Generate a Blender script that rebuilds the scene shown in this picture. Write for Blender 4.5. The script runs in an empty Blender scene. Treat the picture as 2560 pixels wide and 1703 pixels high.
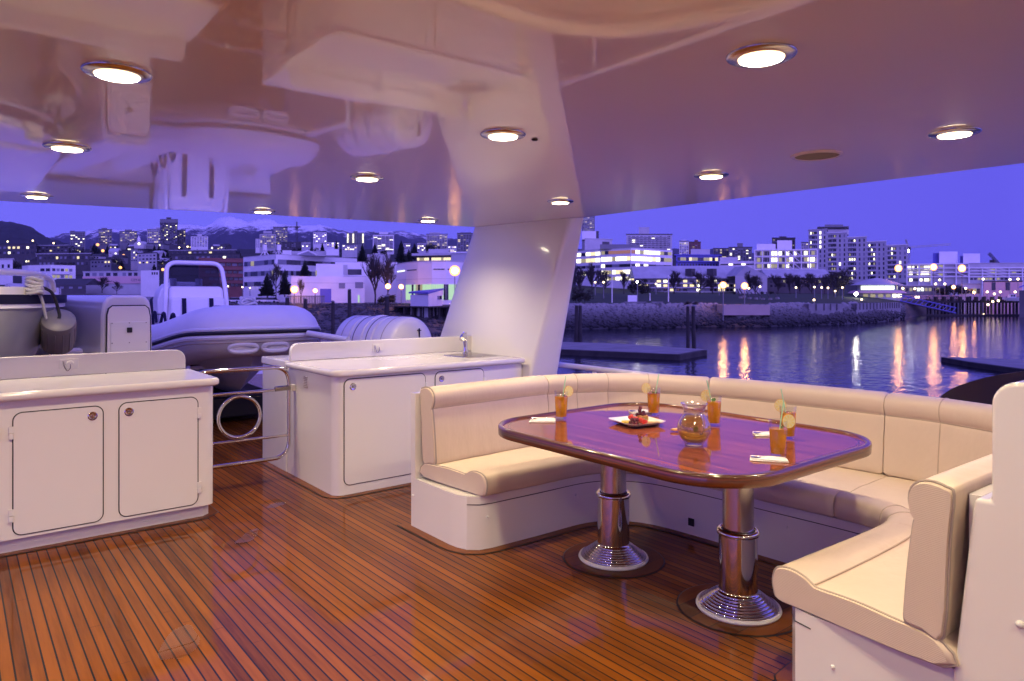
LAMPW = 80
WORLD, EXPO, LAMP, HAZE = 1.0, 0.0, 110, 2.6e-5
import bpy, bmesh, math, random
from mathutils import Vector, Matrix, noise
rad = math.radians
random.seed(11)
PI = math.pi
C = bpy.context.scene.collection
SC = bpy.context.scene
# ---------------------------------------------------------------- camera model of the photograph
EYE, FPX, V0, CX = 1.47, 1750.0, 738.6, 1280.0
YAW = rad(38.66)
FX, FY = math.sin(YAW), math.cos(YAW)
RX, RY = FY, -FX
def at(u, d):
    t = (u - CX) / FPX
    return Vector((d * (FX + RX * t), d * (FY + RY * t)))
def hz(v, d):
    return EYE - (v - V0) / FPX * d
def on(u, v, z):
    d = FPX * (EYE - z) / (v - V0)
    p = at(u, d)
    return Vector((p.x, p.y, z))
# ---------------------------------------------------------------- mesh helpers
class MB:
    def __init__(s): s.bm = bmesh.new()
    def face(s, pts):
        return s.bm.faces.new([s.bm.verts.new(p) for p in pts])
    def box(s, x0, x1, y0, y1, z0, z1):
        return s.prism([(x0, y0), (x1, y0), (x1, y1), (x0, y1)], z0, z1)
    def prism(s, poly, z0, z1, taper=None):
        a = sum(poly[i][0] * poly[(i + 1) % len(poly)][1] - poly[(i + 1) % len(poly)][0] * poly[i][1] for i in range(len(poly)))
        if a < 0: poly = poly[::-1]
        lo = [s.bm.verts.new((p[0], p[1], z0)) for p in poly]
        top = taper if taper else poly
        if taper and a < 0: top = taper[::-1]
        hi = [s.bm.verts.new((p[0], p[1], z1)) for p in top]
        n = len(poly)
        s.bm.faces.new(lo[::-1]); s.bm.faces.new(hi)
        for i in range(n):
            s.bm.faces.new((lo[i], lo[(i + 1) % n], hi[(i + 1) % n], hi[i]))
        return s
    def hexa(s, lo, hi):
        a = [s.bm.verts.new(p) for p in lo]; b = [s.bm.verts.new(p) for p in hi]
        n = len(a)
        s.bm.faces.new(a[::-1]); s.bm.faces.new(b)
        for i in range(n): s.bm.faces.new((a[i], a[(i + 1) % n], b[(i + 1) % n], b[i]))
        return s
    def loft(s, rings, closed=True, caps=True, loop=False):
        V = [[s.bm.verts.new(p) for p in r] for r in rings]
        n = len(V[0]); m = len(V)
        for i in range(m if loop else m - 1):
            A, B = V[i], V[(i + 1) % m]
            for j in range(n if closed else n - 1):
                k = (j + 1) % n
                s.bm.faces.new((A[j], A[k], B[k], B[j]))
        if caps and not loop and closed:
            s.bm.faces.new(V[0][::-1]); s.bm.faces.new(V[-1])
        return s
    def tube(s, path, r, n=8, loop=False, squash=1.0, up=None):
        path = [Vector(p) for p in path]
        rr = r if isinstance(r, (list, tuple)) else [r] * len(path)
        m = len(path); rings = []; prev = None
        for i in range(m):
            if loop: t = path[(i + 1) % m] - path[i - 1]
            else: t = path[min(i + 1, m - 1)] - path[max(i - 1, 0)]
            if t.length < 1e-9: t = Vector((0, 0, 1))
            t.normalize()
            if prev is None:
                a = Vector(up) if up else (Vector((0, 0, 1)) if abs(t.z) < .9 else Vector((1, 0, 0)))
            else: a = prev
            a = a - t * a.dot(t)
            if a.length < 1e-6: a = t.orthogonal()
            a.normalize(); prev = a; b = t.cross(a)
            rings.append([path[i] + (a * math.cos(2 * PI * k / n) * squash + b * math.sin(2 * PI * k / n)) * rr[i] for k in range(n)])
        return s.loft(rings, True, True, loop)
    def lathe(s, prof, c=(0, 0, 0), n=28, cap=True):
        rings = [[(c[0] + r * math.cos(2 * PI * k / n), c[1] + r * math.sin(2 * PI * k / n), c[2] + z) for k in range(n)] for r, z in prof]
        return s.loft(rings, True, cap)
    def ball(s, c, r, seg=10, rings=6, sc=(1, 1, 1)):
        bmesh.ops.create_uvsphere(s.bm, u_segments=seg, v_segments=rings, radius=r, matrix=Matrix.Translation(c) @ Matrix.Diagonal((*sc, 1)))
        return s
    def blob(s, c, r, sub=1, jit=.15, sc=(1, 1, 1), rng=random):
        g = bmesh.ops.create_icosphere(s.bm, subdivisions=sub, radius=r, matrix=Matrix.Translation(c) @ Matrix.Diagonal((*sc, 1)))
        for v in g['verts']:
            v.co += (v.co - Vector(c)) * rng.uniform(-jit, jit)
        return s
    def bevel(s, w, seg=3, ang=30, only=None):
        s.bev = True
        bmesh.ops.recalc_face_normals(s.bm, faces=s.bm.faces); s.bm.normal_update()
        es = [e for e in s.bm.edges if len(e.link_faces) == 2 and e.calc_face_angle(0) > rad(ang) and (only is None or only(e))]
        if es: bmesh.ops.bevel(s.bm, geom=es, offset=w, segments=seg, profile=.5, affect='EDGES', clamp_overlap=True)
        return s
    def xf(s, m):
        bmesh.ops.transform(s.bm, matrix=m, verts=s.bm.verts); return s
    def mesh(s, name, mat=None, smooth=False, ang=38):
        bmesh.ops.recalc_face_normals(s.bm, faces=s.bm.faces)
        me = bpy.data.meshes.new(name); s.bm.to_mesh(me); s.bm.free()
        if mat: me.materials.append(mat)
        if smooth:
            for p in me.polygons: p.use_smooth = True
            me.set_sharp_from_angle(angle=rad(ang))
        return me
    def build(s, name, mat, parent=None, smooth=False, world=True, ang=38):
        wn = smooth and getattr(s, 'bev', False)
        o = place(name, s.mesh(name, mat, smooth, ang), parent, world)
        if wn: q = o.modifiers.new('WeightedNormal', 'WEIGHTED_NORMAL'); q.keep_sharp = True; q.weight = 100
        return o
MW = {}
def place(name, me, parent=None, world=True):
    o = bpy.data.objects.new(name, me); C.objects.link(o)
    MW[o.name] = Matrix.Identity(4)
    if parent:
        o.parent = parent
        if world: o.matrix_parent_inverse = MW[parent.name].inverted()
        else: MW[o.name] = MW[parent.name].copy()
    return o
def tag(o, label, cat, group=None):
    o['label'] = label; o['category'] = cat
    if group: o['group'] = group
    return o
def struct(o, kind='structure'):
    o['kind'] = kind; return o
def thing(name, label, cat, loc=(0, 0, 0), rotz=0, group=None):
    o = bpy.data.objects.new(name, None); C.objects.link(o)
    o.location = loc; o.rotation_euler = (0, 0, rotz); o.empty_display_size = .1
    MW[o.name] = Matrix.Translation(loc) @ Matrix.Rotation(rotz, 4, 'Z')
    return tag(o, label, cat, group)
def kids(o):
    return [c for c in bpy.data.objects if c.parent == o]
TREE = {}
def dup(root, loc, rotz=0, label=None, group=None, scale=1.0):
    if root.name not in TREE: TREE[root.name] = [(c, kids(c)) for c in kids(root)]
    r = root.copy(); C.objects.link(r); r.location = loc; r.rotation_euler = (0, 0, rotz); r.scale = (scale,) * 3
    if label: r['label'] = label
    if group: r['group'] = group
    for c, gs in TREE[root.name]:
        k = c.copy(); C.objects.link(k); k.parent = r
        for g in gs:
            q = g.copy(); C.objects.link(q); q.parent = k
    MW[r.name] = Matrix.Translation(loc) @ Matrix.Rotation(rotz, 4, 'Z')
    return r
def spline(pts, n=6, loop=False):
    pts = [Vector(p) for p in pts]; m = len(pts); out = []
    for i in range(m if loop else m - 1):
        if loop: p0, p1, p2, p3 = pts[i - 1], pts[i], pts[(i + 1) % m], pts[(i + 2) % m]
        else: p0, p1, p2, p3 = pts[max(i - 1, 0)], pts[i], pts[i + 1], pts[min(i + 2, m - 1)]
        for k in range(n):
            t = k / n
            out.append(.5 * ((2 * p1) + (p2 - p0) * t + (2 * p0 - 5 * p1 + 4 * p2 - p3) * t * t + (3 * p1 - p0 - 3 * p2 + p3) * t ** 3))
    if not loop: out.append(pts[-1])
    return out
def rrect(x0, x1, y0, y1, r, n=6):
    out = []
    for cx, cy, a in ((x1 - r, y1 - r, 0), (x0 + r, y1 - r, 90), (x0 + r, y0 + r, 180), (x1 - r, y0 + r, 270)):
        for k in range(n + 1):
            t = rad(a + 90 * k / n); out.append((cx + r * math.cos(t), cy + r * math.sin(t)))
    return out
def fillet(path, rr, n=6):
    """round the corners of an open 3-D polyline"""
    P = [Vector(p) for p in path]; out = [P[0]]
    for i in range(1, len(P) - 1):
        a = (P[i - 1] - P[i]); b = (P[i + 1] - P[i]); r = min(rr, a.length * .49, b.length * .49)
        A = P[i] + a.normalized() * r; B = P[i] + b.normalized() * r
        for k in range(n + 1):
            t = k / n; out.append(A * (1 - t) ** 2 + P[i] * 2 * t * (1 - t) + B * t * t)
    out.append(P[-1]); return out
NUM = ['', 'first', 'second', 'third', 'fourth', 'fifth', 'sixth', 'seventh', 'eighth', 'ninth', 'tenth', 'eleventh', 'twelfth', 'thirteenth',
       'fourteenth', 'fifteenth', 'sixteenth', 'seventeenth', 'eighteenth', 'nineteenth', 'twentieth']
# ---------------------------------------------------------------- materials
class NT:
    def __init__(s, name):
        s.m = bpy.data.materials.new(name); s.m.use_nodes = True
        s.t = s.m.node_tree; s.n = s.t.nodes; s.b = s.n['Principled BSDF']
    def new(s, typ, **kw):
        x = s.n.new(typ)
        for k, v in kw.items():
            if k.startswith('i_'): x.inputs[k[2:].replace('_', ' ')].default_value = v
            else: setattr(x, k, v)
        return x
    def link(s, a, b): s.t.links.new(a, b)
    def set(s, **kw):
        for k, v in kw.items():
            s.b.inputs[k.replace('_', ' ')].default_value = (*v, 1) if isinstance(v, tuple) and len(v) == 3 else v
        return s
    def coord(s, scale=(1, 1, 1), which='Object'):
        tc = s.new('ShaderNodeTexCoord'); mp = s.new('ShaderNodeMapping'); mp.inputs['Scale'].default_value = scale
        s.link(tc.outputs[which], mp.inputs['Vector']); return mp.outputs['Vector']
    def noise(s, scale, detail=4, vec=None, rough=.55):
        x = s.new('ShaderNodeTexNoise'); x.inputs['Scale'].default_value = scale; x.inputs['Detail'].default_value = detail
        x.inputs['Roughness'].default_value = rough
        if vec is not None: s.link(vec, x.inputs['Vector'])
        return x.outputs['Fac']
    def ramp(s, fac, stops):
        x = s.new('ShaderNodeValToRGB'); e = x.color_ramp.elements
        while len(e) > 1: e.remove(e[-1])
        e[0].position = stops[0][0]; e[0].color = (*stops[0][1], 1)
        for p, c in stops[1:]:
            k = e.new(p); k.color = (*c, 1)
        s.link(fac, x.inputs['Fac']); return x.outputs['Color']
    def rng(s, fac, a, b, lo=0, hi=1):
        x = s.new('ShaderNodeMapRange'); x.inputs['From Min'].default_value = lo; x.inputs['From Max'].default_value = hi
        x.inputs['To Min'].default_value = a; x.inputs['To Max'].default_value = b
        s.link(fac, x.inputs['Value']); return x.outputs['Result']
    def bump(s, h, strength=.1, dist=.01, target='Normal'):
        x = s.new('ShaderNodeBump'); x.inputs['Strength'].default_value = strength; x.inputs['Distance'].default_value = dist
        s.link(h, x.inputs['Height']); s.link(x.outputs['Normal'], s.b.inputs[target]); return x
    def col(s, c): s.link(c, s.b.inputs['Base Color']); return s
M = {}
def simple(name, col, rough=.5, metal=0, var=.12, vscale=3.0, **kw):
    t = NT(name); t.set(Base_Color=col, Roughness=rough, Metallic=metal, **kw)
    if var:
        f = t.noise(vscale, 5, t.coord())
        t.col(t.ramp(f, [(.3, tuple(c * (1 - var) for c in col)), (.7, tuple(min(1, c * (1 + var)) for c in col))]))
    M[name] = t.m; return t
def emis(name, col, s, samp='AUTO'):
    t = NT(name); t.set(Base_Color=(.02, .02, .02), Emission_Color=col, Emission_Strength=s, Roughness=.4)
    t.m.cycles.emission_sampling = samp
    M[name] = t.m; return t
# gelcoat, paint and upholstery of the yacht
t = simple('gelcoat', (.82, .80, .79), .16, var=.02, vscale=1.2, Coat_Weight=.6, Coat_Roughness=.05)
t.bump(t.noise(5, 2, t.coord()), .06, .02)
t = simple('ceiling_paint', (.80, .66, .58), .30, var=.02, vscale=.6, Coat_Weight=1.0, Coat_Roughness=.035, Coat_IOR=1.52)
t.bump(t.noise(1.1, 2, t.coord()), .05, .02, 'Coat Normal')
simple('dark_gap', (.03, .028, .03), .7, var=0)
simple('white_plastic', (.78, .77, .75), .35, var=.02)
simple('black_rubber', (.012, .012, .016), .5, var=0)
simple('navy_stripe', (.010, .010, .035), .6, var=0, Specular_IOR_Level=.15)
simple('grey_hull', (.24, .24, .27), .22, var=.05, Coat_Weight=.5, Coat_Roughness=.08)
simple('tube_fabric', (.76, .76, .78), .42, var=.04)
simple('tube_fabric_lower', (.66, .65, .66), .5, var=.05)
simple('fender_vinyl', (.22, .21, .23), .42, var=.08)
simple('rope', (.6, .6, .58), .8, var=.15, vscale=60)
simple('dark_rope', (.03, .03, .04), .8, var=.1, vscale=60)
simple('red_plastic', (.5, .01, .02), .4, var=0)
# cream vinyl with soft wrinkles
t = simple('cream_vinyl', (.68, .56, .46), .48, var=.05, vscale=2.0)
t.bump(t.noise(7, 4, t.coord((1, 1, .35))), .55, .014)
t = NT('ribbed_vinyl'); t.set(Base_Color=(.66, .55, .45), Roughness=.55)
w = t.new('ShaderNodeTexWave', wave_type='BANDS', bands_direction='Z'); w.inputs['Scale'].default_value = 55
t.link(t.coord((1, 1, 1)), w.inputs['Vector']); t.bump(w.outputs['Fac'], .35, .002); M['ribbed_vinyl'] = t.m
simple('piping', (.50, .40, .32), .5, var=.03)
simple('piping_grey', (.38, .32, .28), .5, var=.03)
# stainless steel
t = simple('steel', (.66, .65, .66), .07, 1, var=0)
t = simple('brushed_steel', (.60, .58, .57), .22, 1, var=.03)
t.set(Anisotropic=.6)
simple('chain_steel', (.4, .38, .36), .25, 1, var=.1, vscale=90)
# varnished teak: caulked planks running fore and aft
def teak(name, pitch, caulk, axis=0, dark=(.115, .030, .008), light=(.33, .098, .022), seam=(.012, .010, .012), coat_r=(.03, .16), purple=0):
    t = NT(name); tc = t.new('ShaderNodeTexCoord'); sp = t.new('ShaderNodeSeparateXYZ'); t.link(tc.outputs['Object'], sp.inputs[0])
    mul = t.new('ShaderNodeMath', operation='DIVIDE'); t.link(sp.outputs[axis], mul.inputs[0]); mul.inputs[1].default_value = pitch
    fl = t.new('ShaderNodeMath', operation='FLOOR'); t.link(mul.outputs[0], fl.inputs[0])
    fr = t.new('ShaderNodeMath', operation='FRACT'); t.link(mul.outputs[0], fr.inputs[0])
    wn = t.new('ShaderNodeTexWhiteNoise', noise_dimensions='1D'); t.link(fl.outputs[0], wn.inputs['W'])
    sc = (28, 1.6, 28) if axis == 0 else (1.6, 28, 28)
    off = t.new('ShaderNodeVectorMath', operation='ADD'); t.link(tc.outputs['Object'], off.inputs[0])
    cmb = t.new('ShaderNodeCombineXYZ'); m7 = t.new('ShaderNodeMath', operation='MULTIPLY'); t.link(wn.outputs['Value'], m7.inputs[0]); m7.inputs[1].default_value = 40
    t.link(m7.outputs[0], cmb.inputs[1 - axis]); t.link(cmb.outputs[0], off.inputs[1])
    mp = t.new('ShaderNodeMapping'); mp.inputs['Scale'].default_value = sc; t.link(off.outputs[0], mp.inputs[0])
    g = t.noise(1.0, 6, mp.outputs[0], .65)
    big = t.noise(.9, 3, t.coord())
    a1 = t.new('ShaderNodeMath', operation='MULTIPLY_ADD'); t.link(wn.outputs['Value'], a1.inputs[0]); a1.inputs[1].default_value = .55; t.link(g, a1.inputs[2])
    a2 = t.new('ShaderNodeMath', operation='MULTIPLY_ADD'); t.link(big, a2.inputs[0]); a2.inputs[1].default_value = .5; t.link(a1.outputs[0], a2.inputs[2])
    colr = t.ramp(t.rng(a2.outputs[0], 0, 1, .55, 1.3), [(0, dark), (.45, tuple((a + b) / 2 for a, b in zip(dark, light))), (1, light)])
    if caulk:
        lt = t.new('ShaderNodeMath', operation='LESS_THAN'); t.link(fr.outputs[0], lt.inputs[0]); lt.inputs[1].default_value = caulk
        mx = t.new('ShaderNodeMix', data_type='RGBA'); t.link(lt.outputs[0], mx.inputs['Factor']); t.link(colr, mx.inputs[6]); mx.inputs[7].default_value = (*seam, 1)
        colr = mx.outputs[2]
    if caulk:
        yy = t.new('ShaderNodeMath', operation='ADD'); t.link(sp.outputs[1 - axis], yy.inputs[0]); t.link(m7.outputs[0], yy.inputs[1])
        md = t.new('ShaderNodeMath', operation='WRAP'); t.link(yy.outputs[0], md.inputs[0]); md.inputs[1].default_value = 2.6; md.inputs[2].default_value = 0
        l2 = t.new('ShaderNodeMath', operation='LESS_THAN'); t.link(md.outputs[0], l2.inputs[0]); l2.inputs[1].default_value = .0018
        mx2 = t.new('ShaderNodeMix', data_type='RGBA'); t.link(l2.outputs[0], mx2.inputs['Factor']); t.link(colr, mx2.inputs[6]); mx2.inputs[7].default_value = (*seam, 1); colr = mx2.outputs[2]
    t.col(colr)
    t.set(Roughness=.5, Coat_Weight=.5, Coat_IOR=1.42, Specular_IOR_Level=.03)
    wet = t.noise(1.35, 5, t.coord())
    t.link(t.rng(wet, coat_r[0], coat_r[1], .42, .62), t.b.inputs['Coat Roughness'])
    t.bump(t.noise(3.5, 3, t.coord()), .02, .02, 'Coat Normal')
    M[name] = t.m; return t
teak('teak_deck', .047, .145, dark=(.065, .0165, .003), light=(.215, .064, .0075), coat_r=(.035, .11))
teak('teak_margin', .9, 0, dark=(.06, .017, .004), light=(.17, .052, .009))
teak('teak_ring', .11, .03, axis=1, dark=(.04, .011, .003), light=(.14, .042, .007))
teak('table_veneer', .038, 0, dark=(.085, .016, .008), light=(.27, .062, .016), coat_r=(.02, .06))
b_ = M['table_veneer'].node_tree.nodes['Principled BSDF']; b_.inputs['Coat Weight'].default_value = 1.0; b_.inputs['Coat IOR'].default_value = 1.58
t = NT('table_edge'); w = t.noise(1, 3, t.coord((.6, .6, 90))); t.col(t.ramp(w, [(.38, (.028, .005, .002)), (.62, (.15, .036, .009))])); t.set(Roughness=.3, Coat_Weight=1.0, Coat_Roughness=.06); M['table_edge'] = t.m
simple('table_inlay', (.05, .012, .006), .3, var=.2, Coat_Weight=1.0, Coat_Roughness=.05)
# table things
t = NT('clear_glass'); t.set(Base_Color=(.97, .98, .98), Roughness=0.0, IOR=1.46, Transmission_Weight=1.0); M['clear_glass'] = t.m
t = NT('iced_tea'); t.set(Base_Color=(1.0, .46, .03), Roughness=0.02, IOR=1.12, Transmission_Weight=.62); M['iced_tea'] = t.m
t = NT('pale_tea'); t.set(Base_Color=(.97, .66, .15), Roughness=0.02, IOR=1.12, Transmission_Weight=.88); M['pale_tea'] = t.m
t = NT('thin_glass'); tr_ = t.new('ShaderNodeBsdfTransparent'); tr_.inputs[0].default_value = (.95, .96, .97, 1); gl_ = t.new('ShaderNodeBsdfGlossy'); gl_.inputs['Roughness'].default_value = .01
lw_ = t.new('ShaderNodeLayerWeight'); lw_.inputs['Blend'].default_value = .5; pw_ = t.new('ShaderNodeMath', operation='POWER'); t.link(lw_.outputs['Facing'], pw_.inputs[0]); pw_.inputs[1].default_value = 4; fr_ = t.new('ShaderNodeMath', operation='MULTIPLY_ADD'); t.link(pw_.outputs[0], fr_.inputs[0]); fr_.inputs[1].default_value = .6; fr_.inputs[2].default_value = .045; mx_ = t.new('ShaderNodeMixShader'); t.link(fr_.outputs[0], mx_.inputs[0]); t.link(tr_.outputs[0], mx_.inputs[1]); t.link(gl_.outputs[0], mx_.inputs[2]); t.link(mx_.outputs[0], t.n['Material Output'].inputs['Surface']); M['thin_glass'] = t.m
t2_ = t.m.copy(); t2_.name = 'jug_glass'; [setattr(n.inputs[1], 'default_value', 1.7 if n.operation == 'POWER' else .85) for n in t2_.node_tree.nodes if n.type == 'MATH']; [setattr(n.inputs[2], 'default_value', .08) for n in t2_.node_tree.nodes if n.type == 'MATH' and n.operation == 'MULTIPLY_ADD']; M['jug_glass'] = t2_
t3_ = t.m.copy(); t3_.name = 'water_film'; M['water_film'] = t3_
simple('lemon_rind', (.85, .52, .03), .45, var=.1, vscale=90)
t = NT('lemon_flesh'); t.set(Base_Color=(.9, .78, .30), Roughness=.35, Subsurface_Weight=.2); M['lemon_flesh'] = t.m
simple('lemon_pith', (.92, .87, .62), .5, var=0)
simple('mint', (.035, .13, .018), .45, var=.3, vscale=60)
simple('straw_green', (.42, .80, .52), .35, var=0)
simple('linen', (.86, .84, .83), .85, var=.03, vscale=30)
simple('china', (.84, .82, .80), .12, var=0, Coat_Weight=1.0, Coat_Roughness=.03)
simple('strawberry_red', (.55, .015, .012), .35, var=.25, vscale=160)
simple('grape_purple', (.085, .008, .022), .25, var=.4, vscale=40)
simple('pineapple', (.88, .62, .12), .5, var=.2, vscale=60)
simple('cheese', (.85, .60, .33), .5, var=.05)
simple('crumb_cake', (.45, .22, .07), .8, var=.4, vscale=90)
simple('biscuit', (.70, .42, .18), .7, var=.12, vscale=50)
# lamps of the yacht
emis('downlight_glow', (1.0, .86, .62), 26)
emis('lens_side', (1.0, .74, .40), 5)
simple('speaker_cloth', (.16, .13, .13), .8, var=.2, vscale=150)
t = NT('tinted_screen'); t.set(Base_Color=(.012, .014, .03), Roughness=.03, IOR=1.5, Coat_Weight=1.0, Coat_Roughness=.02); M['tinted_screen'] = t.m
t = NT('smoked_glass'); t.set(Base_Color=(.16, .17, .26), Roughness=0, IOR=1.3, Transmission_Weight=1.0); M['smoked_glass'] = t.m
# =============================================================== deck, ceiling, bulkhead
m = MB(); m.box(-3.6, 4.7, -1.7, 13.5, -.12, 0); deck = struct(m.build('deck', M['teak_deck']))
AFT = [(-3.6, 6.42), (-1.2, 6.34), (.27, 6.16), (1.84, 5.86), (3.0, 5.69), (4.0, 5.60), (4.25, 5.56)]
CEIL = 2.14
m = MB(); m.prism([(-3.6, -1.7), (4.25, -1.7)] + AFT[::-1], CEIL, CEIL + .16); m.bevel(.012, 2)
struct(m.build('ceiling', M['ceiling_paint']))
m = MB(); m.box(-3.6, 4.25, -1.82, -1.7, -.12, CEIL + .16); struct(m.build('bulkhead_wall', M['gelcoat']))
# margin boards let into the deck round the furniture, each with its black caulk line
def margin(path, w, side):
    pts = [Vector((p[0], p[1])) for p in path]; out = []
    for off, z in ((0, 0), (w, 0)):
        ring = []
        for i, p in enumerate(pts):
            t = (pts[min(i + 1, len(pts) - 1)] - pts[max(i - 1, 0)]).normalized(); n = Vector((-t.y, t.x)) * side
            ring.append(p + n * off)
        out.append(ring)
    return out
def board(path, w, side):
    for nm, ww, z, mat in (('caulk_line', w + .007, .0022, 'black_rubber'), ('margin_board', w, .0046, 'teak_margin')):
        a, b = margin(path, ww, side); m = MB()
        m.loft([[(p.x, p.y, z) for p in a], [(p.x, p.y, z) for p in b]], closed=False, caps=False)
        m.build(nm, M[nm == 'caulk_line' and 'black_rubber' or mat], deck)
# little puddles left by the wash down
pr2_ = random.Random(4)
for lb, u, v, L, W, a in (('crescent shaped wet patch on the deck before the steel gate', 620, 1345, .26, .10, .9), ('small round wet patch on the deck between the cabinets', 690, 1265, .14, .09, .2), ('long wet smear on the deck at the lower frame edge', 450, 1610, .34, .13, 1.2), ('small wet patch on the deck before the low cabinet doors', 380, 1290, .13, .07, 1.3)):
    p = on(u, v, 0); ring = []; ph = [pr2_.uniform(0, 6.28) for _ in range(4)]
    for k in range(40):
        t_ = k * PI / 20; r = 1 + .12 * math.sin(2 * t_ + ph[0]) + .09 * math.sin(3 * t_ + ph[1]) + .05 * math.sin(5 * t_ + ph[2]); x, y = L * .5 * r * math.cos(t_), W * .5 * r * math.sin(t_); ring.append((x * math.cos(a) - y * math.sin(a), x * math.sin(a) + y * math.cos(a)))
    m = MB(); m.face([(x, y, .001) for x, y in ring]); o = m.build('water_puddle', M['water_film'], None, False); o.location = (p.x, p.y, .0052); tag(o, lb, 'puddle', 'wet patches on the deck')
# =============================================================== sofa (U shaped settee)
BK = spline([(2.30, 3.83), (2.8, 3.86), (3.30, 3.87), (3.67, 3.75), (3.98, 3.53), (4.25, 3.0), (4.36, 2.42), (4.41, 1.86), (4.39, 1.5), (4.25, 1.12), (3.95, .9), (3.4, .82), (2.36, .82)], 6)
FR = spline([(2.36, 3.25), (2.8, 3.235), (3.20, 3.22), (3.40, 3.10), (3.5, 2.92), (3.54, 2.6), (3.56, 2.2), (3.58, 1.80), (3.57, 1.6), (3.49, 1.47), (3.35, 1.42), (3.1, 1.41), (2.44, 1.43)], 6)
def stn(s):
    x = min(max(s * 6, 0), len(BK) - 1.0001); i = int(x); f = x - i
    return BK[i].lerp(BK[i + 1], f), FR[i].lerp(FR[i + 1], f)
sofa = thing('sofa', 'white based U shaped settee with cream padded seats wrapped around the wooden table', 'sofa', (3.4, 2.3, 0))
def sect(s, prof, back):
    b, f = stn(s); w = b - f; W = w.length; w.normalize(); out = []
    for q, z in prof:
        p = b - w * q if back else f + w * (W - .03 if q is None else (W + q if q < -.3 else q))
        out.append((p.x, p.y, z))
    return [tuple(v) for v in spline(out, 3, True)]
SEAT = [(-.015, .318), (-.036, .345), (-.042, .385), (-.03, .425), (.0, .443), (.05, .448), (.10, .438), (.135, .420), (.16, .417), (.30, .423), (.42, .418), (None, .405), (None, .330), (.10, .318)]
BACK = [(.0, .865), (.02, .885), (.06, .893), (.10, .885), (.128, .858), (.135, .82), (.128, .785), (.115, .763), (.120, .745), (.136, .62), (.148, .48), (.150, .435), (.140, .415), (.09, .412), (.03, .42), (.012, .72)]
def cushion(nm, prof, s0, s1, back, seams, cross=(), ends=(False, False)):
    n = max(4, int((s1 - s0) * 7)); ss = [s0 + (s1 - s0) * i / n for i in range(n + 1)]
    rings = [sect(s, prof, back) for s in ss]
    # pull the two end sections in a little so that the cushion edges are rounded
    def shrink(r, k):
        c = sum((Vector(p) for p in r), Vector()) / len(r); return [tuple(c + (Vector(p) - c) * k) for p in r]
    b0 = (Vector(rings[1][0]) - Vector(rings[0][0])).normalized(); e1 = (Vector(rings[-1][0]) - Vector(rings[-2][0])).normalized()
    A = shrink(rings[0], .955); B = shrink(rings[-1], .955)
    rings[0] = [tuple(Vector(p) + b0 * .018) for p in rings[0]]; rings[-1] = [tuple(Vector(p) - e1 * .018) for p in rings[-1]]
    m = MB(); m.loft([A] + rings + [B]); o = m.build(nm, M['cream_vinyl'], sofa, True, ang=60)
    for i, e in enumerate(ends):
        if e:
            r = rings[0] if i == 0 else rings[-1]; off = -b0 * .012 if i == 0 else e1 * .012
            m = MB(); m.tube([Vector(p) + off * .4 for p in shrink(r, .995)], .0052, 6, True); m.build('piping', M['piping_grey'], o, True)
            m = MB(); m.face([tuple(Vector(p) + off * 1.6) for p in shrink(r, .94)]); m.build('end_panel', M['ribbed_vinyl'], o)
    for sx in cross:
        pts = [Vector(p) + Vector((0, 0, .001)) for p in sect(sx, prof, back)[3:34]]
        m = MB(); m.tube(pts, .0032, 6); m.build('cross_seam', M['piping'], o, True)
    for k in seams:
        pts = [Vector(sect(s, prof, back)[k * 3]) + Vector((0, 0, .0015)) for s in [s0 + .025] + ss[1:-1] + [s1 - .04]] if n > 4 else [Vector(r[k * 3]) for r in rings]
        m = MB(); m.tube(pts, .0042, 6); m.build('seam_piping', M['piping'], o, True)
    return o
g = .012
cushion('seat_cushion', SEAT, .03, 2.35, False, (7,), ends=(True, False))
cushion('seat_cushion', SEAT, 2.35 + g, 4.6, False, (7,))
cushion('seat_cushion', SEAT, 4.6 + g, 7.05, False, (7,))
cushion('seat_cushion', SEAT, 7.05 + g, 10.35, False, (7,), (8.6, 9.3))
cushion('seat_cushion', SEAT, 10.35 + g, 12, False, (7,), ends=(False, True))
cushion('back_cushion', BACK, .05, 2.1, True, (7,), ends=(True, False))
cushion('back_cushion', BACK, 2.1 + g, 4.95, True, (7,), (2.75, 3.45, 4.2))
cushion('back_cushion', BACK, 4.95 + g, 7.0, True, (7,))
cushion('back_cushion', BACK, 7.0 + g, 10.3, True, (7,), (7.9, 8.9, 9.6))
cushion('back_cushion', BACK, 10.3 + g, 12, True, (7,), ends=(False, True))
def offs(path, k):
    out = []
    for i, p in enumerate(path):
        t = (path[min(i + 1, len(path) - 1)] - path[max(i - 1, 0)]).normalized(); out.append(Vector((p.x - t.y * k, p.y + t.x * k)))
    return out
fr = [(2.285, 3.45), (2.292, 3.38), (2.315, 3.31), (2.37, 3.262), (2.45, 3.246)] + [(p.x, p.y) for p in FR[4:-4]] + [(2.60, 1.425), (2.50, 1.415), (2.44, 1.37), (2.425, 1.30)]
bo = offs(BK, .055)
poly = [(2.285, 3.885)] + [(p.x, p.y) for p in bo[1:-1]] + [(2.425, .77)] + fr[::-1]
m = MB(); m.prism(poly, 0, .312); m.build('seat_base', M['gelcoat'], sofa, True, ang=30)
m = MB()
fo = offs([Vector(p) for p in fr], -.0025)
m.loft([[(p.x, p.y, .262) for p in fo[2:]], [(p.x, p.y, .2665) for p in fo[2:]]], closed=False, caps=False); m.build('locker_seam', M['dark_gap'], sofa)
bi = offs(BK, .004)
m = MB(); m.prism([(2.285, 3.835)] + [(p.x, p.y) for p in bi[1:-1]] + [(p.x, p.y) for p in bo[1:-1]][::-1] + [(2.285, 3.885)], .313, .85); m.build('back_panel', M['gelcoat'], sofa, True, ang=30)
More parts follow.
